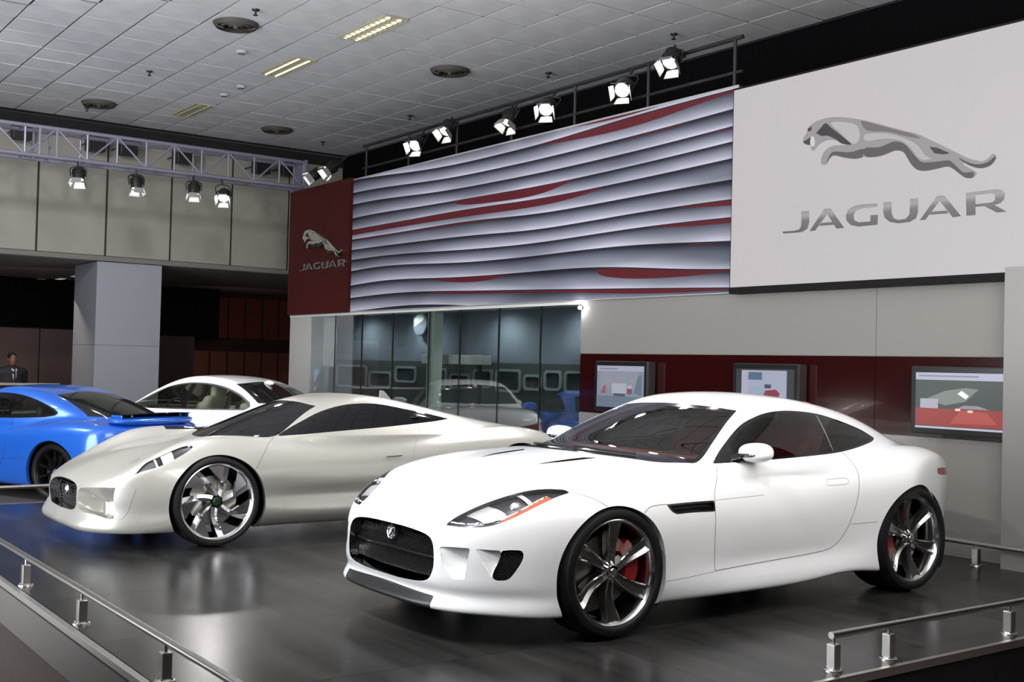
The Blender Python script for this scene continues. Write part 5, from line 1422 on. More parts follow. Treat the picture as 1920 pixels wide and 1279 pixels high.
# ------------------------------------------------------------------ leaping cat and wordmark outlines (x, z on the screen plane)
LEAPER = {
    'body': [(-6.863, 3.532), (-6.851, 3.561), (-6.826, 3.587), (-6.808, 3.63), (-6.772, 3.659), (-6.685, 3.685), (-6.552, 3.688), (-6.432, 3.669), (-6.279, 3.63), (-6.119, 3.576), (-5.951, 3.512), (-5.788, 3.45), (-5.693, 3.417), (-5.578, 3.355), (-5.374, 3.24), (-5.236, 3.16), (-5.159, 3.128), (-5.092, 3.11), (-5.045, 3.126), (-5.009, 3.155), (-4.981, 3.139), (-4.985, 3.105), (-5.026, 3.067), (-5.1, 3.055), (-5.177, 3.078), (-5.254, 3.123), (-5.244, 3.095), (-5.157, 3.04), (-5.142, 3.017), (-5.175, 2.99), (-5.233, 2.997), (-5.292, 3.039), (-5.351, 3.086), (-5.401, 3.106), (-5.491, 3.1), (-5.593, 3.096), (-5.666, 3.112), (-5.719, 3.155), (-5.762, 3.216), (-5.806, 3.277), (-5.882, 3.301), (-5.957, 3.288), (-6.056, 3.274), (-6.18, 3.29), (-6.226, 3.287), (-6.295, 3.286), (-6.4, 3.31), (-6.508, 3.344), (-6.555, 3.33), (-6.591, 3.286), (-6.627, 3.276), (-6.658, 3.304), (-6.641, 3.371), (-6.594, 3.414), (-6.51, 3.432), (-6.344, 3.413), (-6.426, 3.435), (-6.499, 3.474), (-6.571, 3.49), (-6.644, 3.481), (-6.698, 3.454), (-6.729, 3.423), (-6.763, 3.426), (-6.78, 3.475), (-6.817, 3.484), (-6.856, 3.509)],
    'belly': [(-6.187, 3.363), (-6.047, 3.352), (-5.948, 3.371), (-5.894, 3.378), (-5.807, 3.351), (-5.743, 3.287), (-5.689, 3.225), (-5.625, 3.171), (-5.492, 3.158), (-5.382, 3.153), (-5.322, 3.105), (-5.253, 3.043), (-5.166, 3.033), (-5.175, 2.99), (-5.233, 2.997), (-5.292, 3.039), (-5.351, 3.086), (-5.401, 3.106), (-5.491, 3.1), (-5.593, 3.096), (-5.666, 3.112), (-5.719, 3.155), (-5.762, 3.216), (-5.806, 3.277), (-5.882, 3.301), (-5.957, 3.288), (-6.056, 3.274), (-6.18, 3.29)],
    'leg': [(-6.204, 3.36), (-6.342, 3.35), (-6.484, 3.375), (-6.532, 3.376), (-6.568, 3.342), (-6.591, 3.286), (-6.555, 3.33), (-6.508, 3.344), (-6.4, 3.31), (-6.295, 3.286), (-6.226, 3.287), (-6.203, 3.312)],
    'neck': [(-6.611, 3.644), (-6.549, 3.595), (-6.44, 3.51), (-6.332, 3.417), (-6.426, 3.435), (-6.487, 3.478), (-6.584, 3.529), (-6.651, 3.536), (-6.707, 3.569), (-6.726, 3.562), (-6.671, 3.604)],
    'tailgap': [(-5.561, 3.289), (-5.484, 3.267), (-5.373, 3.209), (-5.433, 3.208), (-5.514, 3.228)],
    'tail': [(-5.294, 3.163), (-5.216, 3.118), (-5.129, 3.089), (-5.045, 3.096), (-4.985, 3.131), (-4.985, 3.105), (-5.026, 3.067), (-5.1, 3.055), (-5.177, 3.078), (-5.254, 3.123)],
    'back': [(-6.232, 3.603), (-6.118, 3.566), (-5.896, 3.48), (-5.724, 3.417), (-5.65, 3.37), (-5.787, 3.408), (-5.95, 3.467), (-6.094, 3.494), (-6.185, 3.524)],
    'eye': [(-6.808, 3.625), (-6.759, 3.637), (-6.77, 3.604), (-6.801, 3.598)],
    'fang': [(-6.769, 3.539), (-6.738, 3.544), (-6.724, 3.482), (-6.742, 3.455), (-6.774, 3.479)],
    'muzzle': [(-6.818, 3.526), (-6.769, 3.539), (-6.774, 3.479), (-6.817, 3.484), (-6.856, 3.511)],
    'hi': [(-6.55, 3.634), (-6.407, 3.621), (-6.278, 3.572), (-6.241, 3.48), (-6.274, 3.418), (-6.344, 3.438), (-6.44, 3.529)],
    'hi2': [(-6.184, 3.481), (-6.005, 3.464), (-5.841, 3.412), (-5.68, 3.324), (-5.595, 3.221), (-5.533, 3.186), (-5.647, 3.201), (-5.743, 3.314), (-5.851, 3.385), (-6.004, 3.417), (-6.172, 3.422)],
}
LETTERS = {
    'J': [[(-6.865, 2.887), (-6.78, 2.882), (-6.777, 2.778), (-6.797, 2.723), (-6.853, 2.7), (-6.924, 2.698), (-7.073, 2.703), (-7.078, 2.721), (-6.939, 2.718), (-6.889, 2.725), (-6.866, 2.752), (-6.862, 2.797)]],
    'A1': [[(-6.609, 2.885), (-6.545, 2.882), (-6.394, 2.698), (-6.474, 2.699), (-6.577, 2.836), (-6.71, 2.7), (-6.768, 2.701)], [(-6.638, 2.762), (-6.519, 2.761), (-6.501, 2.735), (-6.665, 2.738)]],
    'G': [[(-6.057, 2.877), (-6.054, 2.847), (-6.196, 2.85), (-6.273, 2.836), (-6.3, 2.801), (-6.29, 2.757), (-6.244, 2.734), (-6.123, 2.73), (-6.12, 2.783), (-6.049, 2.78), (-6.051, 2.697), (-6.244, 2.697), (-6.322, 2.717), (-6.369, 2.759), (-6.376, 2.808), (-6.351, 2.855), (-6.287, 2.881), (-6.196, 2.885)]],
    'U': [[(-5.995, 2.88), (-5.917, 2.878), (-5.913, 2.781), (-5.894, 2.738), (-5.845, 2.718), (-5.773, 2.722), (-5.738, 2.755), (-5.735, 2.883), (-5.661, 2.878), (-5.662, 2.763), (-5.678, 2.718), (-5.737, 2.693), (-5.844, 2.69), (-5.93, 2.71), (-5.98, 2.751), (-5.993, 2.794)]],
    'A2': [[(-5.486, 2.88), (-5.423, 2.878), (-5.271, 2.698), (-5.342, 2.695), (-5.462, 2.84), (-5.591, 2.698), (-5.641, 2.698)], [(-5.529, 2.757), (-5.399, 2.755), (-5.382, 2.73), (-5.557, 2.735)]],
    'R': [[(-5.23, 2.878), (-5.15, 2.876), (-5.146, 2.695), (-5.222, 2.697)], [(-5.166, 2.878), (-4.966, 2.878), (-4.924, 2.866), (-4.903, 2.84), (-4.908, 2.797), (-4.938, 2.767), (-4.984, 2.759), (-5.164, 2.758), (-5.164, 2.779), (-5.006, 2.78), (-4.98, 2.795), (-4.981, 2.834), (-5.012, 2.85), (-5.165, 2.851)], [(-5.079, 2.762), (-4.995, 2.763), (-4.886, 2.697), (-4.963, 2.697)]],
}
# ------------------------------------------------------------------ LED screen with the brand mark
scr = root('led_screen', (-5.7, 8.22, 3.18), 0, 'large white LED screen showing a leaping cat and the word JAGUAR', 'screen')
LEDM = bpy.data.materials.new('led screen white'); LEDM.use_nodes = True
def led_nodes(m):
    b = bsdf(m); b.inputs['Base Color'].default_value = (.02, .02, .02, 1); b.inputs['Roughness'].default_value = .5
    tc = nd(m, 'ShaderNodeTexCoord'); sp = nd(m, 'ShaderNodeSeparateXYZ'); lk(m, tc, 'Object', sp, 0)
    w = nd(m, 'ShaderNodeTexWave', Scale=26, Distortion=4.5, Detail=.5); w.inputs['Detail Scale'].default_value = .35; lk(m, tc, 'Object', w, 'Vector')
    n = nd(m, 'ShaderNodeTexNoise', Scale=.8, Detail=2); lk(m, tc, 'Object', n, 'Vector')
    mr = nd(m, 'ShaderNodeMapRange'); mr.inputs['From Min'].default_value = .35; mr.inputs['From Max'].default_value = .65; lk(m, n, 'Fac', mr, 'Value')
    mx = nd(m, 'ShaderNodeMix', data_type='RGBA'); lk(m, mr, 'Result', mx, 0); mx.inputs[6].default_value = (.66, .60, .615, 1); mx.inputs[7].default_value = (.62, .605, .605, 1)
    m2 = nd(m, 'ShaderNodeMix', data_type='RGBA', blend_type='MULTIPLY'); m2.inputs[0].default_value = 1; m.node_tree.links.new(mx.outputs[2], m2.inputs[6])
    r = nd(m, 'ShaderNodeValToRGB'); r.color_ramp.elements[0].color = (.92, .92, .92, 1); r.color_ramp.elements[1].color = (1.03, 1.03, 1.03, 1); lk(m, w, 'Fac', r, 'Fac')
    m.node_tree.links.new(r.outputs[0], m2.inputs[7]); m.node_tree.links.new(m2.outputs[2], b.inputs['Emission Color']); b.inputs['Emission Strength'].default_value = .80
led_nodes(LEDM)
def at(o): o.location = Vector(o.location)-Vector((-5.7, 8.22, 3.18)); return o
SX0, SX1, SZ0, SZ1 = -7.72, -3.2, 2.235, 4.135
sbox('picture', SX0, SX1, 8.165, 8.20, SZ0, SZ1, LEDM, scr)
FBK = mat('screen frame black', (.005, .005, .005), .7, spec=.2)
sbox('frame', SX0-.01, SX1, 8.16, 8.28, SZ0-.062, SZ0-.001, FBK, scr); sbox('frame', SX0-.012, SX0-.001, 8.17, 8.28, SZ0-.062, SZ1+.01, FBK, scr); sbox('frame', SX0-.012, SX1, 8.17, 8.28, SZ1+.001, SZ1+.02, FBK, scr)
sbox('housing', SX0, SX1, 8.20, 8.28, SZ0, SZ1, FBK, scr)
def shade(name, c, top=None):
    """screen picture colour: emission only, optional vertical run from top colour"""
    m = mat(name, (.01, .01, .01), .6, emit=c, es=1)
    return m
def flat(name, pts, y, m, parent, d=.004):
    M = Matrix(((1, 0, 0, 0), (0, 0, 1, 0), (0, 1, 0, 0), (0, 0, 0, 1)))       # (x, z) outline, thickness along +y
    o = prism(name, pts, Matrix.Translation((0, y, 0)) @ M, d, m, parent); return at(o)
sm_ = lambda L: [tuple(p) for p in crv(L, 4, True)]
cat_m = shade('screen cat mid', (.30, .28, .29))
lc = flat('leaping_cat', sm_(LEAPER['body']), 8.160, cat_m, scr)
lc.location = lc.location
for i, (k, c) in enumerate((('belly', (.085, .075, .08)), ('leg', (.09, .08, .085)), ('neck', (.03, .026, .028)), ('tailgap', (.035, .03, .032)), ('tail', (.07, .06, .063)), ('back', (.15, .135, .145)), ('eye', (.03, .026, .028)), ('muzzle', (.04, .035, .036)), ('fang', (.62, .58, .58)), ('hi', (.46, .44, .45)), ('hi2', (.44, .42, .43)))):
    pts = LEAPER[k] if k in ('eye', 'tailgap') else sm_(LEAPER[k])
    o = flat('cat_'+k, pts, 8.1565-.0004*i, shade('screen cat '+k, c), scr, .002)
lm = bpy.data.materials.new('screen lettering'); lm.use_nodes = True
def let_nodes(m):
    b = bsdf(m); b.inputs['Base Color'].default_value = (.01, .01, .01, 1)
    tc = nd(m, 'ShaderNodeTexCoord'); sp = nd(m, 'ShaderNodeSeparateXYZ'); lk(m, tc, 'Object', sp, 0)
    mr = nd(m, 'ShaderNodeMapRange'); mr.inputs['From Min'].default_value = 2.62; mr.inputs['From Max'].default_value = 2.98; lk(m, sp, 'Z', mr, 'Value')
    r = nd(m, 'ShaderNodeValToRGB'); e = r.color_ramp.elements; e[0].color = (.06, .055, .058, 1); e[1].color = (.14, .13, .135, 1); k = e.new(.5); k.color = (.16, .15, .155, 1); k = e.new(.62); k.color = (.34, .32, .325, 1)
    lk(m, mr, 'Result', r, 'Fac'); lk(m, r, 'Color', b, 'Emission Color'); b.inputs['Emission Strength'].default_value = 1
let_nodes(lm)
for k, polys in LETTERS.items():
    bm = bmesh.new()
    M = Matrix(((1, 0, 0, 0), (0, 0, 1, 0), (0, 1, 0, 0), (0, 0, 0, 1)))
    for j, p in enumerate(polys): b_prism(bm, p, Matrix.Translation((0, 8.159-.0003*j, 0)) @ M, .004)
    bmesh.ops.recalc_face_normals(bm, faces=bm.faces)
    at(obj_bm('letter_'+k[0].lower(), bm, lm, scr))
# the same mark as chrome relief on the red fascia
rb = root('chrome_emblem', (-16.4, YA-.082, 3.15), 0, 'chrome leaping cat with JAGUAR lettering on the dark red fascia', 'emblem')
ks = .73
def small(p): return [((x+5.92)*ks, (z-3.335)*ks+.13) for x, z in p]
def relief(name, pts, d, m, parent):
    M = Matrix(((1, 0, 0, 0), (0, 0, -1, 0), (0, 1, 0, 0), (0, 0, 0, 1)))
    bm = bmesh.new(); b_prism(bm, pts, M, d); bmesh.ops.recalc_face_normals(bm, faces=bm.faces)
    return obj_bm(name, bm, m, parent, angle=30)
CHR2 = mat('emblem chrome', (.8, .8, .78), .22, 1)
cb = relief('leaping_cat', small(sm_(LEAPER['body'])), .06, CHR2, rb)
for k in ('belly', 'leg', 'neck', 'tail'): relief('cat_'+k, small(sm_(LEAPER[k])), .064, DARKAL, rb)
for k in ('hi', 'hi2', 'back'): relief('cat_'+k, small(sm_(LEAPER[k])), .09, CHR2, rb)
for k, polys in LETTERS.items():
    bm = bmesh.new(); M = Matrix(((1, 0, 0, 0), (0, 0, -1, 0), (0, 1, 0, 0), (0, 0, 0, 1)))
    for j, p in enumerate(polys):
        q = [((x+5.92)*ks, (z-2.80)*ks*.8-.20) for x, z in p]
        b_prism(bm, q, M, .03-.001*j)
    bmesh.ops.recalc_face_normals(bm, faces=bm.faces); obj_bm('letter_'+k[0].lower(), bm, mat('lettering chrome', (.45, .43, .42), .3, 1), rb)
# ------------------------------------------------------------------ three wall monitors with picture shapes
BEZ = mat('monitor bezel', (.012, .012, .013), .25); BEZ2 = mat('monitor casing', (.06, .055, .055), .4, .5)
def em_(name, c, s=1): return mat(name, (.02, .02, .02), .4, emit=c, es=s)
def monitor(x0, x1, z0, z1, label, shapes):
    r = root('wall_monitor', ((x0+x1)/2, YA-.005, (z0+z1)/2), 0, label, 'monitor', 'monitors on the red band')
    w_, h_ = x1-x0, z1-z0
    box('casing', (0, -.06, 0), (w_, .11, h_), BEZ2, r, .012)
    box('bezel', (0, -.118, 0), (w_-.01, .012, h_-.01), BEZ, r, .004)
    box('screen', (0, -.1255, 0), (w_-.10, .004, h_-.10), em_('monitor base '+label[:9], shapes[0]), r)
    for i, (nm, pts, c) in enumerate(shapes[1:]):
        M = Matrix(((1, 0, 0, 0), (0, 0, -1, 0), (0, 1, 0, 0), (0, 0, 0, 1)))
        bm = bmesh.new(); W, H = (w_-.10), (h_-.10)
        b_prism(bm, [((u-.5)*W, (v-.5)*H) for u, v in pts], Matrix.Translation((0, -.1276-.0003*i, 0)) @ M, .0006); bmesh.ops.recalc_face_normals(bm, faces=bm.faces)
        obj_bm(nm, bm, em_('monitor %s %d %s' % (nm, i, label[:6]), c), r)
    return r
R_ = lambda a, b, c, d: [(a, c), (b, c), (b, d), (a, d)]
monitor(-9.70, -8.85, .965, 1.51, 'left wall monitor showing a pale hall scene, behind the coupe roof', [(.20, .23, .30), ('title_bar', R_(0, 1, .87, 1), (.34, .35, .46)), ('title_text', R_(.05, .45, .91, .945), (.20, .20, .28)), ('sky', [(.05, .45), (.95, .45), (.85, .86), (.1, .86)], (.24, .25, .31)), ('panel', R_(.33, .64, .34, .58), (.36, .38, .44)), ('booth', R_(.66, .76, .33, .52), (.20, .05, .09)), ('booth_top', R_(.66, .76, .46, .54), (.42, .34, .42)), ('red_ramp', [(.08, .33), (.2, .33), (.2, .55), (.15, .5)], (.28, .08, .10)), ('grass', [(.8, .36), (.96, .3), (.96, .8), (.88, .75)], (.10, .16, .20)), ('crowd', R_(.38, .62, .27, .34), (.06, .08, .10)), ('ground', R_(0, 1, 0, .27), (.12, .16, .22))])
monitor(-7.66, -6.86, .965, 1.51, 'middle wall monitor showing a red boat, behind the coupe roof', [(.012, .016, .02), ('page', R_(.10, .88, .0, .97), (.33, .35, .46)), ('side_strip', R_(.10, .21, .0, .97), (.38, .37, .48)), ('header', R_(.22, .46, .77, .93), (.06, .12, .20)), ('water', R_(.22, .55, .35, .62), (.28, .34, .44)), ('hill', [(.22, .22), (.45, .30), (.36, .36), (.22, .48)], (.05, .06, .07)), ('boat_hull', [(.48, .20), (.64, .05), (.72, .35), (.76, .5), (.5, .5)], (.012, .010, .012)), ('boat_deck', [(.50, .43), (.74, .40), (.77, .50), (.7, .58), (.52, .55)], (.20, .015, .025)), ('boat_cabin', R_(.51, .62, .60, .68), (.03, .035, .08)), ('blue_glow', R_(.0, .10, .25, .45), (.02, .035, .12))])
monitor(-5.70, -4.70, .965, 1.51, 'right wall monitor showing a red launch scene, beside the grey end panel', [(.05, .065, .06), ('title_bar', R_(0, 1, .87, 1), (.44, .45, .58)), ('title_text', R_(.03, .62, .925, .955), (.24, .24, .32)), ('floor', R_(0, 1, .05, .36), (.30, .035, .03)), ('floor_shine', [(.35, .10), (.8, .12), (.7, .32), (.45, .34)], (.42, .07, .06)), ('glow', [(.1, .52), (.3, .68), (.5, .74), (.62, .72), (.5, .5), (.3, .42)], (.20, .23, .21)), ('flare', [(.42, .63), (.5, .54), (.53, .60), (.46, .69)], (.85, .9, .88)), ('screen_pane', R_(.05, .23, .36, .53), (.40, .40, .48)), ('car_shape', [(.42, .37), (.48, .43), (.62, .43), (.72, .37)], (.30, .26, .32)), ('lamp', R_(.40, .45, .33, .37), (.9, .6, .55)), ('lamp', R_(.52, .57, .31, .35), (.9, .6, .55)), ('bottom_bar', R_(0, 1, 0, .035), (.50, .50, .60))])
# ------------------------------------------------------------------ low stage railings
def railing(name, label, pts, posts, axis):
    """pts: rail end points; posts: positions; a low tube on flat posts with round feet"""
    r = root(name, (posts[0][0], posts[0][1], 0), 0, label, 'railing', 'low steel railings round the stage')
    off = Vector((posts[0][0], posts[0][1], 0))
    P = [Vector(p)-off for p in pts]
    tube('rail', P, .018, STEEL, r, 14)
    for (x, y) in posts:
        q = Vector((x, y, 0))-off
        bm = bmesh.new()
        s = (.052, .046, .118)
        b_box(bm, (0, 0, .071), s, bevel=.004)
        po = obj_bm('post', bm, STEEL, r, loc=q)
        lathe('foot', [(.001, .014), (.030, .014), (.044, .008), (.046, .0)], STEEL, po, 24, 'Z')
        for k in range(4):
            a = math.pi/4+math.pi/2*k
            lathe('bolt', [(.001, .018), (.006, .018), (.006, .008)], CHROME, po, 8, 'Z', loc=(.033*math.cos(a), .033*math.sin(a), 0))
        tube('neck', [(0, 0, .105), (0, 0, .165)], .008, STEEL, po, 10)
    return r
railing('stage_railing', 'low steel rail along the front edge of the stage, lower left', [(-11.5, 1.79, .178), (-4.05, 1.79, .178)], [(x, 1.79) for x in (-11.15, -9.93, -8.72, -7.51, -6.30, -5.01, -4.10)], 'X')
railing('stage_railing', 'low steel rail beside the white coupe, lower right', [(-3.58, 4.53, .172), (-3.58, 8.0, .172)], [(-3.58, y) for y in (4.55, 4.98, 6.07, 7.16, 7.9)], 'Y')
railing('stage_railing', 'low steel rail along the stand wall behind the coupe', [(-11.5, 8.045, .165), (-3.62, 8.045, .165)], [(x, 8.045) for x in (-11.4, -10.2, -9.0, -7.6, -6.35, -5.02, -3.85)], 'X')
railing('stage_railing', 'low steel rail at the far end of the stage by the blue coupe', [(-11.55, 1.86, .172), (-11.55, 8.1, .172)], [(-11.55, y) for y in (2.1, 3.2, 4.4, 5.6, 6.8, 8.0)], 'Y')

# ------------------------------------------------------------------ lattice truss with hanging spotlights
TR = mat('lilac grey truss', (.19, .185, .24), .4, .3)
tx0, tx1, tz0, tz1, ty0, ty1 = -17.6, -17.98, 4.325, 4.745, -3.28, 8.38
tr = root('lighting_truss', (tx0, ty1, tz0), 0, 'pale lilac lattice truss below the ceiling, upper left', 'truss')
def tp(x, y, z): return (x-tx0, y-ty1, z-tz0)
for x in (tx0, tx1):
    for z in (tz0, tz1): tube('chord', [tp(x, ty0, z), tp(x, ty1, z)], .029, TR, tr, 10)
nst = int(round((ty1-ty0)/.44))
for x in (tx0, tx1):
    for k in range(nst+1):
        y = ty1-.44*k
        if x == tx1 and k % 4: continue
        tube('upright', [tp(x, y, tz0), tp(x, y, tz1)], .017, TR, tr, 8)
        if k < nst and x == tx0:
            a, b = (tz0, tz1) if k % 2 == 0 else (tz1, tz0)
            tube('brace', [tp(x, y, a), tp(x, y-.44, b)], .0145, TR, tr, 8)
for k in range(0, nst+1, 2):
    for z in (tz0, tz1): tube('cross_bar', [tp(tx0, ty1-.44*k, z), tp(tx1, ty1-.44*k, z)], .011, TR, tr, 8)
for y in (4.18, 4.42):
    for x in (tx0, tx1): box('joint_plate', tp(x, y, (tz0+tz1)/2), (.05, .03, .46), TR, tr, .004)
box('end_plate', tp((tx0+tx1)/2, ty1+.03, (tz0+tz1)/2), (.46, .04, .50), TR, tr, .005)
# stage lamps
CANM = mat('lamp housing black', (.012, .012, .013), .45)
LENS = mat('lamp lens glow', (1, 1, 1), .3, emit=(1, .97, .90), es=32)
DOOR = mat('barn door metal', (.30, .30, .29), .5, .3)
def make_lamp():
    r = root('stage_spotlight', (0, 0, 0))
    # can looks along -Z; yoke over it
    lathe('housing', [(.001, .15), (.05, .15), (.075, .12), (.085, .06), (.085, -.03), (.095, -.035), (.095, -.05), (.08, -.05)], CANM, r, 24, 'Z')
    lathe('lens', [(.001, -.028), (.075, -.034), (.078, -.036)], LENS, r, 24, 'Z')
    for k in range(4):
        a = math.pi/2*k; c, s = math.cos(a), math.sin(a)
        pts = [(.085, -.065, -.05), (.085, .065, -.05), (.115, .085, -.14), (.115, -.085, -.14)]
        V = []
        for e in (0, .004):
            for x, y, z in pts: V.append(((x+e)*c-y*s, (x+e)*s+y*c, z))
        obj('barn_door', V, [(0, 1, 2, 3), (7, 6, 5, 4), (0, 4, 5, 1), (1, 5, 6, 2), (2, 6, 7, 3), (3, 7, 4, 0)], DOOR if k in (0, 2) else DOOR, r)
    for k in range(3): lathe('cooling_fin', [(.085, .10-.03*k), (.098, .098-.03*k), (.098, .092-.03*k), (.085, .09-.03*k)], CANM, r, 20, 'Z', close=True)
    return r
lamp0 = make_lamp()
def place_lamp(first, loc, aim, top, label, group, power=0, angle=45):
    r = first if first.get('label') is None else dup(first)
    tag(r, label, 'spotlight', group)
    r.location = loc
    d = Vector(aim)-Vector(loc); r.rotation_euler = d.to_track_quat('-Z', 'Y').to_euler()
    bpy.context.view_layer.update()
    inv = r.rotation_euler.to_matrix().inverted()
    up = Vector(top)-Vector(loc)
    side = d.cross(Vector((0, 0, 1))).normalized()*.11
    pts = [inv @ p for p in (side, side+up*.55, up*.7, -side+up*.55, -side)]
    tube('yoke', [tuple(p) for p in crv([tuple(p) for p in pts], 4)], .009, CANM, r, 6)
    tube('clamp', [tuple(inv @ (up*.7)), tuple(inv @ up)], .014, CANM, r, 8)
    if power: spot_light('lamp_beam', Vector(loc)+d.normalized()*.16, aim, power, angle, .6, .07)
    return r
TL = [((-17.55, 4.73, 4.07), (-16.6, 4.2, 0), 'round-backed spotlight hanging leftmost under the truss'), ((-17.58, 5.60, 4.04), (-17.0, 5.6, 0), 'spotlight hanging second from the left under the truss'),
      ((-17.55, 6.49, 4.05), (-16.9, 6.2, 0), 'spotlight hanging third from the left under the truss'), ((-17.5, 6.96, 4.01), (-13.5, 4.4, 0), 'tilted spotlight hanging rightmost under the truss')]
for p, a, l in TL: place_lamp(lamp0, p, a, (-17.6, p[1], tz0-.033), l, 'spotlights under the truss', 260, 60)
WL = [((-13.69, 8.20, 4.47), (-11, 3.6, .4), 'first spotlight from the left above the striped wall'), ((-12.92, 8.20, 4.56), (-12.0, 4.5, 0), 'second spotlight above the striped wall, pointing down'), ((-11.50, 8.20, 4.46), (-11.2, 6.0, 0), 'third spotlight above the striped wall, lens full on'),
      ((-10.74, 8.20, 4.48), (-7.5, 4.5, .5), 'fourth spotlight above the striped wall, turned right'), ((-9.38, 8.20, 4.46), (-6.2, 3.2, .5), 'fifth spotlight above the striped wall, edge on'), ((-8.64, 8.20, 4.62), (-7.6, 5.0, .3), 'rightmost spotlight above the striped wall, next to the screen')]
for p, a, l in WL: place_lamp(lamp0, p, a, (p[0], 8.335, 4.69), l, 'spotlights above the striped wall', 420, 55)
RL = [((-16.77, 8.16, 4.40), (-18.5, 3.5, .5), 'left one of the two spotlights on top of the red fascia'), ((-16.22, 8.16, 4.43), (-16.9, 3.0, 0), 'right one of the two spotlights on top of the red fascia')]
for p, a, l in RL: place_lamp(lamp0, p, a, (p[0]+.1, 8.4, p[2]+.2), l, 'spotlights on the red fascia', 260, 55)
# pipe grid that carries the wall spotlights
pg = root('lamp_pipe_grid', (-11.5, 8.36, 4.215), 0, 'black pipe frame behind the spotlights on the striped wall', 'pipe frame')
tube('pipe', [(-4.0, 0, .50), (3.7, 0, .50)], .022, CANM, pg, 10)
tube('pipe', [(-4.0, 0, .16), (3.7, 0, .16)], .018, CANM, pg, 10)
for k in range(7): tube('upright', [(-3.9+k*1.25, 0, 0), (-3.9+k*1.25, 0, .52)], .018, CANM, pg, 8)
# dark floodlights on the gallery fascia
for k, (y, z) in enumerate(((4.43, 5.03), (5.61, 4.99), (6.15, 4.99), (7.14, 4.97), (8.60, 4.97), (9.13, 4.99))):
    r = root('wall_floodlight', (-19.86, y, z), 0, ['black box lamp behind the truss, farthest left', 'black box lamp behind the truss, second from left', 'black box lamp behind the truss, third from left', 'black box lamp behind the truss, above the third spotlight', 'black box lamp behind the truss, second from the right', 'black box lamp behind the truss, rightmost'][k], 'floodlight', 'black lamps behind the truss')
    box('housing', (0, 0, 0), (.22, .30, .24), CANM, r, .02); box('visor', (.15, 0, .10), (.14, .32, .02), CANM, r, .004)
    for s_ in (-.17, .17): tube('bracket', [(0, s_, 0), (-.338, s_, 0)], .012, CANM, r, 6)
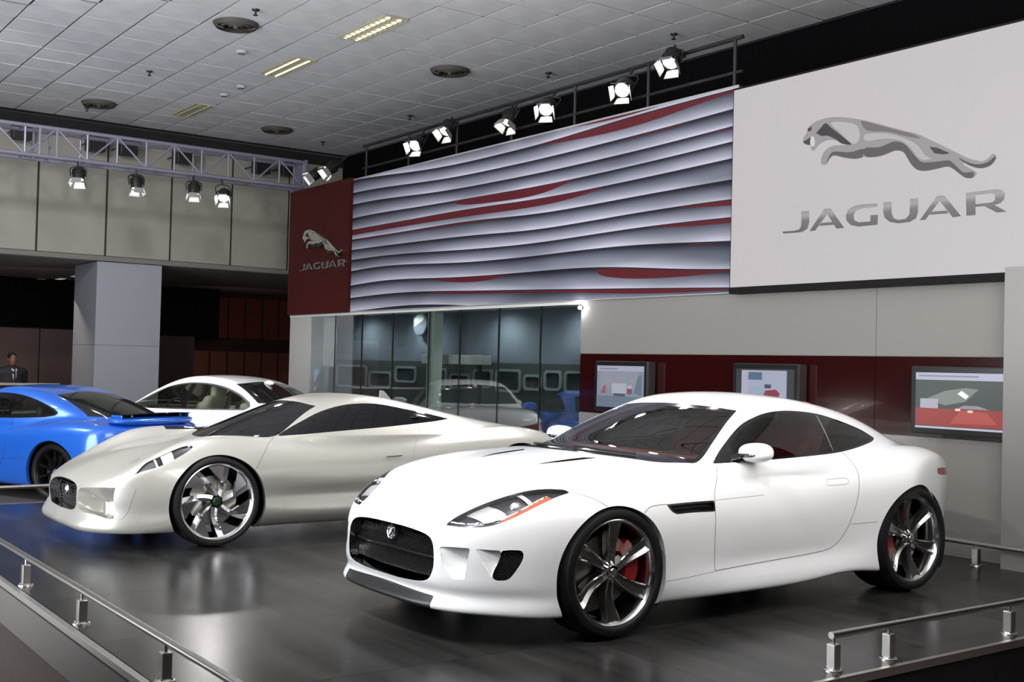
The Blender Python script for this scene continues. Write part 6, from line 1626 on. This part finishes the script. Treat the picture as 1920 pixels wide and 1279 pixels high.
# ------------------------------------------------------------------ man in a dark suit behind the blue coupe
SKIN = mat('brown skin', (.16, .08, .05), .5); SUIT = mat('dark suit', (.012, .013, .018), .7); SHIRT = mat('white shirt', (.55, .55, .58), .6)
def build_man(loc, rz):
    r = root('person', loc, rz, 'man in dark suit, white shirt and tie, standing beyond the blue coupe', 'person')
    def body(x, y, z):
        tor = ell((0, 0, 1.15), (.21, .13, .32), 2.4)(x, y, z)
        sh_ = ell((0, 0, 1.36), (.23, .10, .08), 2.2)(x, y, z)
        hip = ell((0, 0, .88), (.18, .13, .16))(x, y, z)
        b = smin(smin(tor, sh_, .08), hip, .1)
        def cap(p, q, r0, r1):
            p, q = np.array(p), np.array(q); d = q-p; L = d@d
            t = np.clip(((x-p[0])*d[0]+(y-p[1])*d[1]+(z-p[2])*d[2])/L, 0, 1)
            return np.sqrt((x-p[0]-t*d[0])**2+(y-p[1]-t*d[1])**2+(z-p[2]-t*d[2])**2)-(r0+(r1-r0)*t)
        for s in (1, -1):
            b = smin(b, cap((s*.215, 0, 1.36), (s*.26, .02, 1.10), .065, .052), .05)
            b = smin(b, cap((s*.26, .02, 1.10), (s*.235, -.06, .86), .05, .038), .03)
            b = smin(b, cap((s*.10, 0, .88), (s*.11, .0, .48), .095, .065), .06)
            b = smin(b, cap((s*.11, 0, .48), (s*.115, .01, .10), .062, .045), .03)
        return b
    t = blob('body', body, (-.4, -.25, .02), (.4, .25, 1.5), .03, SUIT, r)
    def head(x, y, z):
        h = smin(ell((0, .0, 1.60), (.074, .095, .115))(x, y, z), ell((0, -.02, 1.53), (.055, .07, .06))(x, y, z), .04)
        h = smin(h, ell((0, .01, 1.45), (.05, .05, .09))(x, y, z), .03)
        h = smin(h, ell((0, -.098, 1.575), (.012, .018, .022))(x, y, z), .015)
        for s in (1, -1):
            h = smin(h, ell((s*.076, .01, 1.585), (.012, .02, .032))(x, y, z), .008)
            h = smax(h, -ell((s*.03, -.092, 1.605), (.016, .012, .009))(x, y, z), .01)
        return smax(h, -ell((0, -.092, 1.53), (.025, .01, .004))(x, y, z), .008)
    blob('head', head, (-.12, -.14, 1.36), (.12, .14, 1.74), .014, SKIN, r)
    def hair(x, y, z): return smax(ell((0, .015, 1.625), (.082, .098, .108))(x, y, z), -(z-1.60+.6*(y+.02)*-1), .02)
    blob('hair', hair, (-.12, -.14, 1.5), (.12, .16, 1.76), .016, mat('black hair', (.008, .007, .007), .6), r)
    obj('shirt', [(-.055, -.115, 1.43), (.055, -.115, 1.43), (.03, -.142, 1.25), (0, -.148, 1.12), (-.03, -.142, 1.25), (0, -.135, 1.40)], [(0, 5, 2, 4), (5, 1, 2), (4, 2, 3)], SHIRT, r)
    obj('tie', [(-.014, -.146, 1.40), (.014, -.146, 1.40), (.022, -.156, 1.20), (0, -.158, 1.12), (-.022, -.156, 1.20)], [(0, 1, 2, 3, 4)], SUIT, r)
    for s in (1, -1):
        def hand(x, y, z):
            b = rbox((0, 0, 0), (.014, .036, .042), .014)(x, y, z)
            for i, L in enumerate((.055, .065, .06, .048)):
                yy = -.027+.018*i
                b = smin(b, rbox((0, yy, -.045-L/2), (.009, .0085, L/2+.01), .0085)(x-.15*(z+.04)*0, y, z), .006)
            return smin(b, rbox((0, -.046, -.02), (.010, .011, .035), .010)(x, y+.3*(z+.02), z), .01)
        blob('hand', hand, (-.03, -.08, -.13), (.03, .06, .06), .008, SKIN, r, loc=(s*.232, -.07, .80))
        blob('shoe', lambda x, y, z: smax(ell((0, -.03, .03), (.045, .13, .055), 2.4)(x, y, z), -(z-.0), .01), (-.08, -.2, -.02), (.08, .14, .11), .02, BLACKG, r, loc=(s*.115, 0, 0))
    return r
build_man((-23.1, 5.13, FLOOR_Z), math.radians(98))
# ------------------------------------------------------------------ flood spots on a truss over the visitors' side (out of view)
